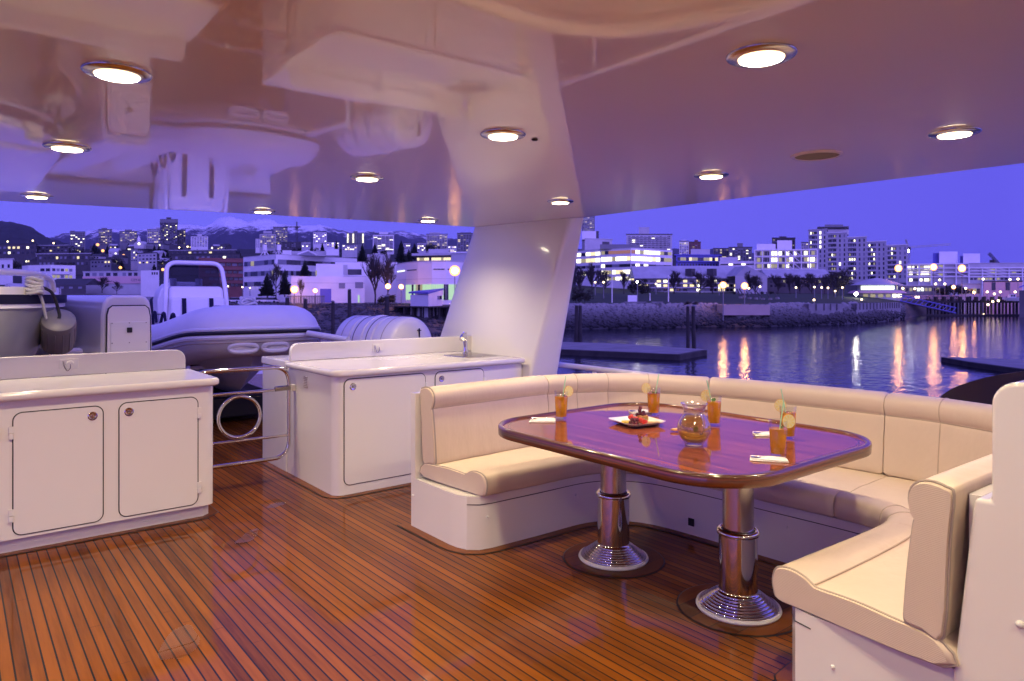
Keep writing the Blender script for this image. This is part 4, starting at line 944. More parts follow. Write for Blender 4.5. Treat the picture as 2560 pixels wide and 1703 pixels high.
tower('narrow blank slab left of the twin balconied towers', 639, 649, 597, 620, 800, 'far_white', 7, 2, [('win_blind', 1)])
tower('lower pale balconied tower of the pair above the white office', 649, 690, 585, 620, 800, 'far_pale', 11, 7, LITTER, (658, 680, 578), slab=True)
tower('taller dark balconied tower of the pair above the white office', 683, 719, 568, 618, 830, 'far_grey', 15, 7, [('win_dark', .5), ('win_blind', .3), ('lit_warm', .1), ('lit_dim', .1)], slab=True)
tower('half built dark block under the tower crane', 705, 752, 606, 622, 760, 'far_dark', 4, 8, [('win_dark', .8), ('win_blind', .2)], name='building_site')
tower('white tower with stepped right shoulder above the glass skylight', 783, 817, 581, 612, 800, 'far_white', 9, 6, [('win_blind', .6), ('win_dark', .3), ('lit_bright', .1)], (790, 817, 580))
tower('grey tower with three columns of bright stair windows', 867, 910, 583, 612, 800, 'far_grey', 9, 7, [('win_dark', 1)], (884, 894, 578))
b = bld('stair_core', 'x', [(867, 799), (910, 799)], 583, 612, 1) if False else None
b = tower('round white tower with ribbon balconies and a stepped top', 932, 985, 587, 630, 760, 'far_white', 13, 5, [('win_dark', .5), ('win_blind', .35), ('lit_bright', .15)], (948, 970, 580), slab=True, frac=.86)
tower('broad tower with an arched roof behind the round green trees', 1066, 1119, 586, 622, 720, 'far_pale', 11, 8, LITTER, (1074, 1100, 581), slab=True)
tower('grey tower half hidden by the slanted pillar, dark roof edge', 1143, 1187, 584, 636, 700, 'far_grey', 13, 6, NIGHT, (1150, 1178, 581))
for lb, u0, u1, vt, vb, d, w_, nf, nc in (('small pale block left of the round conifer above the curved hall', 1009, 1026, 608, 624, 700, 'far_pale', 4, 3), ('low flat block with a white rooftop box beside the arched tower', 1043, 1065, 607, 628, 680, 'far_pale', 4, 4), ('little white block between the arched tower and the pillar', 1120, 1141, 615, 636, 640, 'far_white', 5, 4), ('pale low block of flats under the crane jib', 754, 776, 605, 618, 740, 'far_pale', 3, 4), ('bright lit low block below the white stepped tower', 816, 848, 606, 618, 700, 'far_white', 3, 5), ('pale low block at the foot of the three column tower', 855, 893, 612, 626, 680, 'far_pale', 3, 6)):
    tower(lb, u0, u1, vt, vb, d, w_, nf, nc, [('win_dark', .4), ('win_blind', .2), ('lit_bright', .2), ('lit_warm', .2)], group='low blocks at the foot of the towers', name='low_block')
# stair light columns of the grey tower
g3 = [o for o in bpy.data.objects if o.get('label', '').startswith('grey tower with three columns')][0]
for u in (869.5, 883, 907.5):
    for k_ in range(7):
        p = at(u, 799); o = place('window', wmesh('lit_bright'), g3); o.location = (p.x, p.y, hz(586 + k_ * 3.3, 799)); o.rotation_euler = (0, 0, -YAW); o.scale = (1.3, 3, .9)
# church on the hill
d = 780; ch = thing('church', 'small church with a white steeple and a glowing round window under its gable', 'church', (*at(372, d), hz(622, d)))
p0, p1 = at(345, d), at(408, d + 10); f = Vector((FX, FY)) * 14
MB().prism([tuple(p0), tuple(p1), tuple(p1 + f), tuple(p0 + f)], hz(622, d), hz(610, d)).build('wall', M['far_grey'], ch)
m = MB(); m.loft([[(*p0, hz(610, d)), (*(p0 + f * .5), hz(605.5, d)), (*(p0 + f), hz(610, d))], [(*p1, hz(610, d)), (*(p1 + f * .5), hz(605.5, d)), (*(p1 + f), hz(610, d))]]); m.build('roof', M['roof_dark'], ch)
p0, p1 = at(335, d - 2), at(359, d - 2); m = MB(); m.loft([[(*p0, hz(622, d)), (*p1, hz(622, d)), (*p1, hz(609, d)), (*at(347, d - 2), hz(602.5, d)), (*p0, hz(609, d))], [(*(p0 + f), hz(622, d)), (*(p1 + f), hz(622, d)), (*(p1 + f), hz(609, d)), (*(at(347, d - 2) + f), hz(602.5, d)), (*(p0 + f), hz(609, d))]]); m.build('gable', M['far_pale'], ch)
c = at(347, d + 3); st = MB().prism([(c.x - 1.6, c.y - 1.6), (c.x + 1.6, c.y - 1.6), (c.x + 1.6, c.y + 1.6), (c.x - 1.6, c.y + 1.6)], hz(606, d), hz(598, d), [(c.x - 1.3, c.y - 1.3), (c.x + 1.3, c.y - 1.3), (c.x + 1.3, c.y + 1.3), (c.x - 1.3, c.y + 1.3)]).build('steeple', M['far_white'], ch)
MB().lathe([(1.9, 0), (.05, 4.4)], (c.x, c.y, hz(598, d) + .01), 8).build('spire', M['far_white'], st)
c = at(347.5, d - 2.2); MB().ball((c.x, c.y, hz(610, d)), 1.3, 12, 8, (1, 1, 1)).build('round_window', M['lit_bright'], ch)
for k_ in range(7): c = at(366 + k_ * 5.5, d); o = place('window', wmesh(pick([('win_blind', .8), ('lit_bright', .2)])), ch); o.location = (c.x, c.y, hz(613, d)); o.rotation_euler = (0, 0, -YAW); o.scale = (1.6, 1, 1.6)
# cranes
def crane(label, u, vt, vb, d, jib, mat, apex):
    p = at(u, d); o = thing('tower_crane', label, 'crane', (p.x, p.y, hz(vb, d)), 0, 'tower cranes')
    def lat(a, b_, w):
        m = MB(); a, b_ = Vector(a), Vector(b_); n = max(4, int((b_ - a).length / 4)); s = (b_ - a).cross(Vector((0, 0, 1))); s = s.normalized() if s.length > .1 else Vector((RX, RY, 0)); t_ = (b_ - a).normalized().cross(s)
        cs_ = [s * w + t_ * w, s * w - t_ * w, -s * w - t_ * w, -s * w + t_ * w]
        for c_ in cs_: m.tube([a + c_, b_ + c_], .16, 4)
        for k_ in range(n):
            q0, q1 = a.lerp(b_, k_ / n), a.lerp(b_, (k_ + 1) / n)
            for x in range(4): m.tube([q0 + cs_[x], q1 + cs_[(x + 1) % 4]], .10, 3)
        return m
    lat((p.x, p.y, hz(vb, d)), (p.x, p.y, hz(vt, d)), .8).build('mast', M[mat], o)
    (ua, va), (ub, vb2) = jib; A, E = at(ua, d), at(ub, d)
    lat((*A, hz(va, d)), (*E, hz(vb2, d)), .55).build('jib', M[mat], o)
    if apex:
        q = at(apex[0], d); lat((p.x, p.y, hz(vt, d)), (q.x, q.y, hz(apex[1], d)), .4).build('apex_mast', M[mat], o)
    m = MB(); m.box(p.x - 1.3, p.x + 1.3, p.y - 1.3, p.y + 1.3, hz(vt, d) - 2, hz(vt, d)); m.build('cab', M['far_dark'], o)
    return o
crane('dark tower crane over the half built block before the mountain', 742, 567, 612, 770, ((712, 568), (752, 567.5)), 'far_dark', (742, 555))
crane('pale tower crane with a long jib beside the stepped apartment house', 2271, 618, 690, 520, ((2262, 619), (2376, 611)), 'far_pale', (2264.5, 599))
crane('small dark slanting derrick above the roof of the truss building', 2482, 650, 672, 420, ((2472, 633), (2504, 668)), 'far_dark', None)
# ------------------------------------------------------------- long white office with ribbon windows
b = bld('office_building', 'long white office with three ribbons of windows and rooftop vents', [(608, 232), (690, 214), (893, 240)], 636.5, 757, 30, 'far_white', 'far_pale', ref=1, lip=.2, over=.05)
OFF = [('win_dark', .5), ('win_blind', .42), ('lit_dim', .08)]
for va, vb_ in ((648.5, 660.5), (676, 688), (703, 714.5)):
    for i, n in ((0, 9), (1, 16)):
        if va > 690 and i == 1: continue
        wins(b, i, [zrow(b, va, vb_)], n, .96, OFF, .01 if i else .04, .99 if not i else (.86 if va < 670 else .5))
p = at(690, 213.6); MB().box(p.x - .4, p.x + .4, p.y - .4, p.y + .4, b.zb, hz(648, 214)).build('corner_post', M['far_white'], b.root)
penthouse(b, 706, 729, 626, 'far_white', 10, 4); penthouse(b, 729.3, 815, 628, 'far_pale', 16, 8); penthouse(b, 815.3, 847, 623, 'far_white', 9, 5)
c0, c1 = at(744, 217), at(792, 222); f = Vector((FX, FY)) * 4; ap = (at(767, 219) + f * .3)
m = MB(); m.loft([[(*c0, b.z1), (*ap, hz(626.5, 218)), (*c1, b.z1)], [(*(c0 + f), b.z1), (*(ap + f), hz(626.5, 218)), (*(c1 + f), b.z1)]]); m.build('skylight', M['win_blind'], b.roof)
for s_, e_ in ((c0, ap), (ap, c1)): MB().tube([(*s_, b.z1 + .2 if s_ is c0 else hz(626.3, 218)), (*e_, hz(626.3, 218) if e_ is ap else b.z1 + .2)], .3, 4).build('skylight_rib', M['far_white'], b.roof)
for u in (662, 697):
    q = at(u, 222); zt = hz(612, 222); st = MB().lathe([(.7, 0), (.7, zt - hz(626, 222))], (q.x, q.y, hz(626, 222)), 10).build('roof_vent', M['far_white'], b.roof)
    for dx, dy in ((-1.5, 0), (-.4, -.6), (.5, .5), (1.5, 0)): e_ = q + Vector((RX, RY)) * dx; MB().tube([(q.x, q.y, hz(625, 222)), (e_.x, e_.y + dy, b.z1)], .14, 5).build('vent_leg', M['far_white'], st)
# nearer white blocks in front of it
b = bld('white_warehouse', 'windowless white upper block with a dark glazed opening, beside the bare trees', [(838, 196), (993, 200)], 655.5, 762, 26, 'far_white', 'far_pale', lip=.2, over=.05)
wins(b, 0, [zrow(b, 673, 687)], 1, 1, [('win_dark', 1)], .20, .42); wins(b, 0, [zrow(b, 662, 687)], 1, 1, [('far_pale', 1)], .10, .195)
bars(b, 0, hz(692, 196), hz(690.5, 196), 'far_pale', 'ledge', .3, .02, .5)
b = bld('white_warehouse', 'low white block with a roller door, lit orange by the big street lamp', [(728, 182), (912, 188)], 692, 758, 10, 'far_white', 'far_white', lip=.15, over=.02)
wins(b, 0, [zrow(b, 722, 757)], 1, 1, [('far_blue', 1)], .385, .535, 'roller_door'); wins(b, 0, [zrow(b, 707, 721)], 1, 1, [('win_blind', 1)], .64, .725); wins(b, 0, [zrow(b, 704.5, 720)], 1, 1, [('win_blind', 1)], .865, .975)
wins(b, 0, [zrow(b, 738, 757)], 1, 1, [('lit_green', 1)], .905, .925, 'doorway')
bars(b, 0, hz(707.5, 182), hz(706.6, 182), 'far_pale', 'joint', .06)
b = bld('white_warehouse', 'set back white block with one tall lit slit window behind the spruce', [(790, 190), (858, 192)], 661, 700, 8, 'far_white', 'far_white', lip=.15, over=.02)
wins(b, 0, [zrow(b, 676, 689)], 1, 1, [('lit_dim', 1)], -.02, .04)
# curved hall with green lit glazing
cc = [(991, 190), (1015, 180), (1045, 174), (1080, 171), (1115, 171), (1150, 174), (1185, 180)]
b = bld('curved_hall', 'white curved hall with a strip of greenish lit glazing behind the hut on piles', cc, 654, 760, 30, 'far_white', 'far_pale', ref=3, lip=.25, over=.1)
for i in range(6):
    wins(b, i, [zrow(b, 711, 750)], 6, .86, [('lit_green', .8), ('lit_dim', .1), ('win_dark', .1)], 0 if i else .75, 1) if i else None
    bars(b, i, hz(697.5, 171), hz(696.6, 171), 'far_pale', 'joint', .06)
    if i in (0, 1, 3, 4): wins(b, i, [zrow(b, 672, 674.5)], 3, .9, [('win_dark', .6), ('lit_white', .4)], .1, .9)
b = bld('hilltop_pavilion', 'low roofed restaurant with a warm lit window band above the curved hall', [(1040, 300), (1130, 296)], 640, 655, 16, 'far_dark', 'far_pale', lip=1.0, over=2.2)
wins(b, 0, [(hz(652, 300), hz(645, 300))], 14, .92, [('lit_warm', .6), ('lit_dim', .2), ('win_dark', .2)]); penthouse(b, 1071, 1121, 623, 'far_pale', 9, 3)
b = bld('office_building', 'white flat block with a railing, partly behind the pillar', [(1128, 280), (1190, 276)], 634, 660, 14, 'far_pale', 'far_white', lip=.6, over=.5)
b = bld('office_building', 'pale blank rear block between two conifers above the bare trees', [(918, 262), (976, 262)], 638.5, 665, 14, 'far_pale', 'far_pale', lip=.3, over=.1)
# hut on its wharf
d = 150; b = bld('boat_hut', 'small white hut with a sloping blue lit roof standing on black piles', [(1026, 150), (1071, 144), (1106, 154)], 737, 768, 7, 'far_white', None, cat='hut', ref=1)
z_l, z_r = hz(734, 150), hz(724, 150)
A, Bq, Cq = b.pts; f = Vector((FX, FY)) * 7
m = MB(); e1 = (A - Bq).normalized() * .8; e2 = (Cq - Bq).normalized() * 1.2
lo = [(A + e1 * 1, z_l), (Bq - Vector((FX, FY)) * .8, z_l - .1), (Cq + e2, z_r), (Cq + f * .4, z_r), (A + f + e1, z_l + .2)]
m.hexa([(p.x, p.y, z) for p, z in lo], [(p.x, p.y, z + .35) for p, z in lo]); m.build('sloping_roof', M['far_blue'], b.root)
m = MB(); m.hexa([(p.x, p.y, b.z1 - .05) for p in (Bq, Cq, Cq + f * .3, A + f)], [(p.x, p.y, z) for p, z in ((Bq, z_l - .1), (Cq, z_r - .1), (Cq + f * .3, z_r - .1), (A + f, z_l))]); m.build('gable', M['far_white'], b.root)
wins(b, 1, [zrow(b, 740, 749)], 2, .85, [('win_dark', .6), ('win_blind', .4)], .62, .92)
wf = thing('timber_wharf', 'black timber wharf on rows of piles under the small white hut', 'wharf', (*at(1080, 146), WZ))
P = [at(985, 150), at(1072, 141), at(1180, 150), at(1180, 172), at(985, 172)]; MB().prism([tuple(p) for p in P], hz(769, 145), hz(766, 145)).build('deck', M['old_timber'], wf)
for k_ in range(24):
    u = 1010 + k_ * 7.2; q = at(u, 142.5 + abs(u - 1072) * .085 + (k_ % 3) * 2.2); MB().tube([(q.x, q.y, WZ - 1), (q.x + wr.uniform(-.2, .2), q.y, hz(769, 145))], .28, 7).build('pile', M['old_timber'], wf)
# red brown terrace block and low commercial row
b = bld('terraced_block', 'dark red brown stepped block with balcony bands, left of the white office', [(497, 262), (612, 268)], 648, 722, 24, 'far_brick', 'far_brick')
for k_, (va, vb_) in enumerate(((657, 664), (676, 683), (693, 700), (709, 716))): wins(b, 0, [zrow(b, va, vb_)], 7, .8, [('win_dark', .6), ('win_blind', .4)], .05 + .08 * k_, .97)
for va in (652, 671, 689, 705): bars(b, 0, hz(va, 262) - .5, hz(va, 262) + .5, 'far_brick', 'balcony', 1.4, .05, 1)
b = bld('apartment_house', 'white two storey house with a long balcony and one glowing door', [(55, 338), (69, 330), (128, 325), (189, 332)], 663, 700, 14, 'far_white', 'far_white', ref=2, lip=.15, over=.1)
wins(b, 1, [zrow(b, 671, 678), zrow(b, 688, 695)], 3, .75, [('win_dark', .8), ('win_blind', .2)], .3, .98, seq=[[None, 'win_dark', 'win_dark'], ['lit_bright', None, 'win_dark']])
wins(b, 2, [zrow(b, 671, 678), zrow(b, 688, 695)], 5, .75, [('win_dark', .4), ('lit_dim', .3), ('win_blind', .3)], .02, .88); bars(b, 2, hz(685.5, 325), hz(679, 325), 'far_white', 'balcony', 1.2, .05, .75)
b = bld('apartment_house', 'pale corner house with narrow windows at the frame edge over the dinghy', [(-60, 350), (32, 345)], 650, 690, 14, 'far_white', 'far_pale', over=1)
wins(b, 0, [zrow(b, 662, 671), zrow(b, 676, 686)], 6, .35, [('win_dark', .7), ('win_blind', .3)])
b = bld('retail_row', 'long white shop row with a faded sign and grid windows behind the crane housing', [(208, 300), (300, 296), (378, 294)], 679.5, 725, 14, 'far_pale', 'far_pale', ref=1, lip=.3)
wins(b, 0, [zrow(b, 682, 690)], 5, .6, [('win_dark', .5), ('win_blind', .5)]); wins(b, 1, [zrow(b, 682, 690)], 3, .6, [('win_dark', .6), ('win_blind', .4)], .05, .6)
sgp = bars(b, 0, hz(709, 296), hz(691, 296), 'far_pink', 'sign_band', .4, .0, 1); sgp = bars(b, 1, hz(709, 296), hz(691, 296), 'far_pink', 'sign_band', .4, 0, 1)
cu = bpy.data.curves.new('sign_lettering', 'FONT'); cu.body = 'CITY AUTO'; cu.size = 1.35; cu.extrude = .03; cu.materials.append(M['far_grey'])
ob = bpy.data.objects.new('sign_lettering', cu); C.objects.link(ob); bpy.context.view_layer.update(); me_ = bpy.data.meshes.new_from_object(ob); bpy.data.objects.remove(ob); ob = bpy.data.objects.new('sign_lettering', me_); C.objects.link(ob); ob.parent = sgp; ob.matrix_parent_inverse = MW[sgp.name].inverted(); q = at(327, 294.2); dr = b.pts[2] - b.pts[1]; ob.location = (q.x, q.y, hz(703, 296)); ob.rotation_euler = (PI / 2, 0, math.atan2(dr.y, dr.x))
b = bld('retail_row', 'small white block with three square windows beside the shop row', [(352, 286), (398, 284)], 677.5, 700, 8, 'far_white', 'far_white', lip=.2, over=.1); wins(b, 0, [zrow(b, 681, 687)], 6, .55, [('win_dark', 1)], .2, .95, seq=[[None, None, None, 'win_dark', 'win_dark', 'win_dark']])
b = bld('gabled_shed', 'dark shed with a broad brown pitched roof below the white balcony house', [(118, 285), (215, 282)], 712, 735, 12, 'far_dark', None)
m = MB(); p0, p1 = b.pts; f = Vector((FX, FY)) * 12; m.loft([[(*p0, b.z1), (*(p0 + f * .5), b.z1 + 2.6), (*(p0 + f), b.z1)], [(*p1, b.z1), (*(p1 + f * .5), b.z1 + 2.6), (*(p1 + f), b.z1)]]); m.build('roof', M['roof_dark'], b.root)
wins(b, 0, [zrow(b, 717, 722)], 4, .4, [('win_blind', .7), ('lit_dim', .3)])
b = bld('gabled_shed', 'little grey gabled house seen under the dinghy rail', [(5, 275), (31, 272)], 722, 735, 10, 'far_pale', None)
m = MB(); p0, p1 = b.pts; f = Vector((FX, FY)) * 8; mid_ = (p0 + p1) / 2; m.loft([[(*p0, b.z1), (*mid_, hz(708, 273)), (*p1, b.z1)], [(*(p0 + f), b.z1), (*(mid_ + f), hz(708, 273)), (*(p1 + f), b.z1)]]); m.build('gable', M['far_pale'], b.root)
TOWN = [('win_dark', .55), ('win_blind', .3), ('lit_warm', .08), ('lit_dim', .04), ('lit_bright', .03)]
for lb, u0, u1, vt, vb, d, w_, nf, nc, rf in (('long dark townhouse row with a pale flat roof halfway up the slope', 92, 226, 636, 668, 430, 'far_dark', 2, 12, 'roof_pale'), ('dark townhouse row continuing with balconies above the shop row', 226, 278, 650, 672, 410, 'far_grey', 2, 6, 'roof_dark'), ('upper dark townhouse row with lit slit windows', 92, 172, 615, 632, 540, 'far_dark', 2, 8, 'roof_pale'), ('pale narrow block left of the dark conifer on the slope', 327, 344, 627, 656, 470, 'far_pale', 4, 3, 'roof_pale'), ('pale block of flats with twin lit windows on the slope', 344, 392, 634, 662, 450, 'far_pale', 3, 5, 'roof_dark'), ('long low dark row of houses below the pale tower', 430, 600, 637, 652, 420, 'far_dark', 1, 12, 'roof_dark'), ('upper long row of dark flat roofed houses below the towers', 425, 590, 627, 637, 500, 'far_dark', 1, 12, 'roof_pale'), ('dark house row at the very edge of the picture on the slope', -20, 90, 612, 640, 540, 'far_dark', 2, 9, 'roof_dark')):
    b = bld('townhouse_row', lb, [(u0, d), (u1, d - 6)], vt, vb, 12, w_, rf, group='townhouse rows on the slope', over=.8); wins(b, 0, floors(b, nf, fr=.42), nc, .5, TOWN)
# single houses on the slope
hr = random.Random(5); rowlab = [('upper', 618, 628, 20), ('middle', 628, 646, 16), ('lower', 646, 672, 12)]
for nm, va, vb_, n in rowlab:
    us = sorted(hr.uniform(10, 600) for _ in range(n))
    for i, u in enumerate(us):
        v = hr.uniform(va, vb_); d = dfor(u, v, 300); w_ = hr.uniform(6, 10); hh_ = hr.uniform(4.5, 6.5); col = hr.choice(['far_dark', 'far_grey', 'far_dark', 'far_pale']); p = at(u, d); z = gz(u, d) - 1
        o = thing('house', f'{dict(far_dark="dark", far_grey="grey", far_pale="pale")[col]} gabled house, {NUM[i + 1]} from the left in the {nm} scatter on the slope', 'house', (p.x, p.y, z), -YAW + hr.uniform(-.5, .5), 'single houses on the slope')
        MB().box(-w_ / 2, w_ / 2, -4, 4, 0, hh_).build('wall', M[col], o, world=False)
        MB().loft([[(-w_ / 2 - .4, -4.4, hh_), (-w_ / 2 - .4, 0, hh_ + 2.4), (-w_ / 2 - .4, 4.4, hh_)], [(w_ / 2 + .4, -4.4, hh_), (w_ / 2 + .4, 0, hh_ + 2.4), (w_ / 2 + .4, 4.4, hh_)]]).build('roof', M[hr.choice(['roof_dark', 'roof_pale', 'roof_dark'])], o, world=False)
        for k_ in range(hr.choice([2, 3])):
            q = place('window', wmesh(pick([('win_dark', .35), ('lit_warm', .3), ('lit_bright', .2), ('win_blind', .15)])), o, False); q.location = (-w_ * .3 + k_ * w_ * .3, -4.02, 2.6 + hr.choice([0, 1.4])); q.scale = (1.5, 1, 1.2)
# ------------------------------------------------------------- right hand city
tower('dark balconied tower cut off by the yacht roof beside the pillar', 1455, 1487, 540, 600, 560, 'far_grey', 16, 5, LITTER, group='tower blocks over the park', slab=True)
tower('grey slab tower with a white rooftop box and dark end wall', 1566, 1680, 587, 628, 420, 'far_pale', 8, 11, [('win_dark', .62), ('win_blind', .3), ('lit_bright', .08)], (1597, 1623, 568), group='tower blocks over the park', slab=True)
tower('gable topped tower with white arches above the blue roofed office', 1698, 1722, 604, 642, 500, 'far_white', 9, 4, LITTER, (1703, 1716, 600), group='tower blocks over the park')
tower('brown tower beside the gable topped tower', 1722, 1752, 606, 640, 510, 'far_brick', 8, 4, NIGHT, (1736, 1745, 600), group='tower blocks over the park')
tower('small grey tower with scattered lights left of the square tower', 1783, 1822, 622, 645, 540, 'far_grey', 6, 7, TOWN, group='tower blocks over the park')
tower('square grey tower with a rooftop box behind the low white deck', 1822, 1880, 619, 655, 520, 'far_grey', 9, 8, [('win_dark', .6), ('win_blind', .25), ('lit_bright', .15)], (1843, 1857, 608), group='tower blocks over the park')
tower('wide dark tower rising behind the white truss office', 1930, 1988, 596, 630, 460, 'far_dark', 7, 9, NIGHT, (1948, 1966, 591), group='tower blocks over the park')
tower('thin pale tower beside the stepped apartment house', 2003, 2021, 607, 640, 480, 'far_pale', 8, 3, NIGHT, group='tower blocks over the park')
b = bld('blank_block', 'windowless pale block with one dark square, behind the lit office', [(1462, 340), (1530, 345)], 597, 640, 14, 'far_pale', 'far_pale', lip=.3)
wins(b, 0, [zrow(b, 603, 617)], 1, 1, [('win_dark', 1)], .64, .90); penthouse(b, 1455, 1490, 578, 'far_white', 9, 6); penthouse(b, 1490.2, 1497, 578, 'far_dark', 9, 6)
b = bld('office_building', 'broad bright lit office with five glowing window ribbons by the park', [(1440, 318), (1502, 306), (1577, 296), (1681, 312)], 620.5, 716, 26, 'far_white', 'far_pale', ref=2, lip=.25, over=.1)
LO = [('lit_bright', .55), ('lit_warm', .2), ('lit_dim', .2), ('win_dark', .05)]; MX = [('lit_bright', .3), ('lit_dim', .3), ('lit_red', .3), ('win_dark', .1)]; DK = [('win_dark', .6), ('win_blind', .3), ('lit_bright', .1)]
for (va, vb_), kd in (((625, 633.5), MX), ((641, 651), LO), ((659.5, 667), DK), ((675, 684.5), LO), ((692, 700), LO)):
    n2 = 10 if va < 670 else (6 if va < 690 else 4)
    if va < 690: wins(b, 0, [zrow(b, va + 1, vb_ + 1)], 5, .9, LO if va < 650 else DK, .02, .98)
    wins(b, 1, [zrow(b, va, vb_)], 8, .96, kd, .02, .99)
    wins(b, 2, [zrow(b, va, vb_)], n2, .96, kd, .01, .98 if va < 670 else (.58 if va < 690 else .35))
penthouse(b, 1500, 1600, 611, 'far_grey', 10, 6)
b = bld('office_building', 'long low office with a blue flat roof edge and warm lit windows', [(1690, 330), (1798, 334)], 638.5, 668, 14, 'far_blue', 'far_blue', over=1.2)
wins(b, 0, [zrow(b, 643.5, 651.5)], 14, .9, [('lit_warm', .45), ('lit_dim', .3), ('win_dark', .25)]); bars(b, 0, hz(655, 330), hz(652.5, 330), 'far_blue', 'ledge', 1.0); wins(b, 0, [zrow(b, 659, 664)], 14, .6, [('win_dark', 1)]); penthouse(b, 1727, 1775, 623, 'far_pale', 8, 5)
b = bld('office_building', 'low white deck building with a dark recess line and one lamp', [(1798, 322), (1888, 318)], 655, 672, 12, 'far_white', 'far_white', lip=.3); wins(b, 0, [zrow(b, 660, 663.5)], 8, .98, [('win_dark', .9), ('lit_bright', .1)]); penthouse(b, 1800, 1845, 643, 'far_pale', 8, 4)
def truss(b, i, n, z0, z1, braces):
    p0, p1 = b.pts[i], b.pts[i + 1]; dr = p1 - p0; nn = Vector((dr.y, -dr.x)).normalized() * .9; zs = [z0 + (z1 - z0) * k_ / 3 for k_ in range(4)]
    for k_ in range(n + 1):
        q = p0 + dr * k_ / n + nn; MB().tube([(q.x, q.y, b.zb), (q.x, q.y, z1)], .35, 4).build('post', M['far_white'], b.root)
    for z in zs:
        q0, q1 = p0 + nn, p1 + nn; MB().tube([(*q0, z), (*q1, z)], .35, 4).build('beam', M['far_white'], b.root)
    for k_ in braces:
        for j in range(3):
            q0, q1 = p0 + dr * k_ / n + nn, p0 + dr * (k_ + 1) / n + nn; MB().tube([(*q0, zs[j + 1]), (*q1, zs[j])], .22, 4).build('brace', M['far_white'], b.root)
b = bld('truss_office', 'white office cage of posts and cross braces with three lit floors', [(1886, 318), (2042, 312)], 627, 676, 18, 'far_pale', 'far_pale', lip=.3)
for va, vb_ in ((630, 639), (645.5, 655), (661, 670)): wins(b, 0, [zrow(b, va, vb_)], 16, .86, [('lit_bright', .38), ('lit_dim', .27), ('win_dark', .35)], .04, .97)
truss(b, 0, 8, hz(675, 316), hz(626, 316), (4, 5)); penthouse(b, 1892, 1939, 610, 'far_white', 9, 4); penthouse(b, 1943, 1980, 601, 'far_white', 9, 5)
# gabled row along the lawn
b = bld('gabled_terrace', 'long terrace with pale snowy roofs and dark balconies facing the lawn', [(1585, 285), (1760, 280), (1866, 286)], 694, 740, 14, 'far_grey', None, ref=1)
for i in range(2):
    p0, p1 = b.pts[i], b.pts[i + 1]; f = Vector((FX, FY)) * 14; m = MB(); m.loft([[(*(p0 - f * .08), b.z1 - .3), (*(p0 + f * .5), hz(664, 285)), (*(p0 + f), b.z1)], [(*(p1 - f * .08), b.z1 - .3), (*(p1 + f * .5), hz(664, 285)), (*(p1 + f), b.z1)]]); m.build('roof', M['roof_pale'], b.root)
    for va in (700, 711, 722): wins(b, i, [zrow(b, va, va + 6)], 10, .6, [('win_dark', .62), ('win_blind', .15), ('lit_warm', .15), ('lit_bright', .08)]); bars(b, i, hz(va + 9.5, 282), hz(va + 7.5, 282), 'balcony_slab', 'balcony', 1.0)
for u in (1728, 1782):
    q = at(u, 281); MB().box(q.x - 1.2, q.x + 1.2, q.y - 1, q.y + 2, hz(690, 281), hz(672, 281)).build('dormer', M['far_dark'], b.root)
b = bld('gabled_terrace', 'pale gabled hall end between the two terraces by the lawn', [(1838, 272), (1918, 268)], 690, 735, 12, 'far_pale', None)
p0, p1 = b.pts; f = Vector((FX, FY)) * 14; mid_ = p0.lerp(p1, .35); m = MB(); m.loft([[(*p0, b.z1), (*mid_, hz(664, 270)), (*p1, b.z1)], [(*(p0 + f), b.z1), (*(mid_ + f), hz(664, 270)), (*(p1 + f), b.z1)]]); m.build('roof', M['roof_pale'], b.root)
b = bld('gabled_terrace', 'second terrace with a pale roof and deep shadowed front behind the bare trees', [(1918, 276), (2082, 272)], 695, 735, 14, 'far_dark', None)
p0, p1 = b.pts; f = Vector((FX, FY)) * 14; m = MB(); m.loft([[(*(p0 - f * .08), b.z1), (*(p0 + f * .5), hz(672, 275)), (*(p0 + f), b.z1)], [(*(p1 - f * .08), b.z1), (*(p1 + f * .5), hz(672, 275)), (*(p1 + f), b.z1)]]); m.build('roof', M['roof_pale'], b.root)
wins(b, 0, [zrow(b, 701, 707), zrow(b, 712, 718)], 14, .5, [('win_dark', .85), ('lit_dim', .15)])
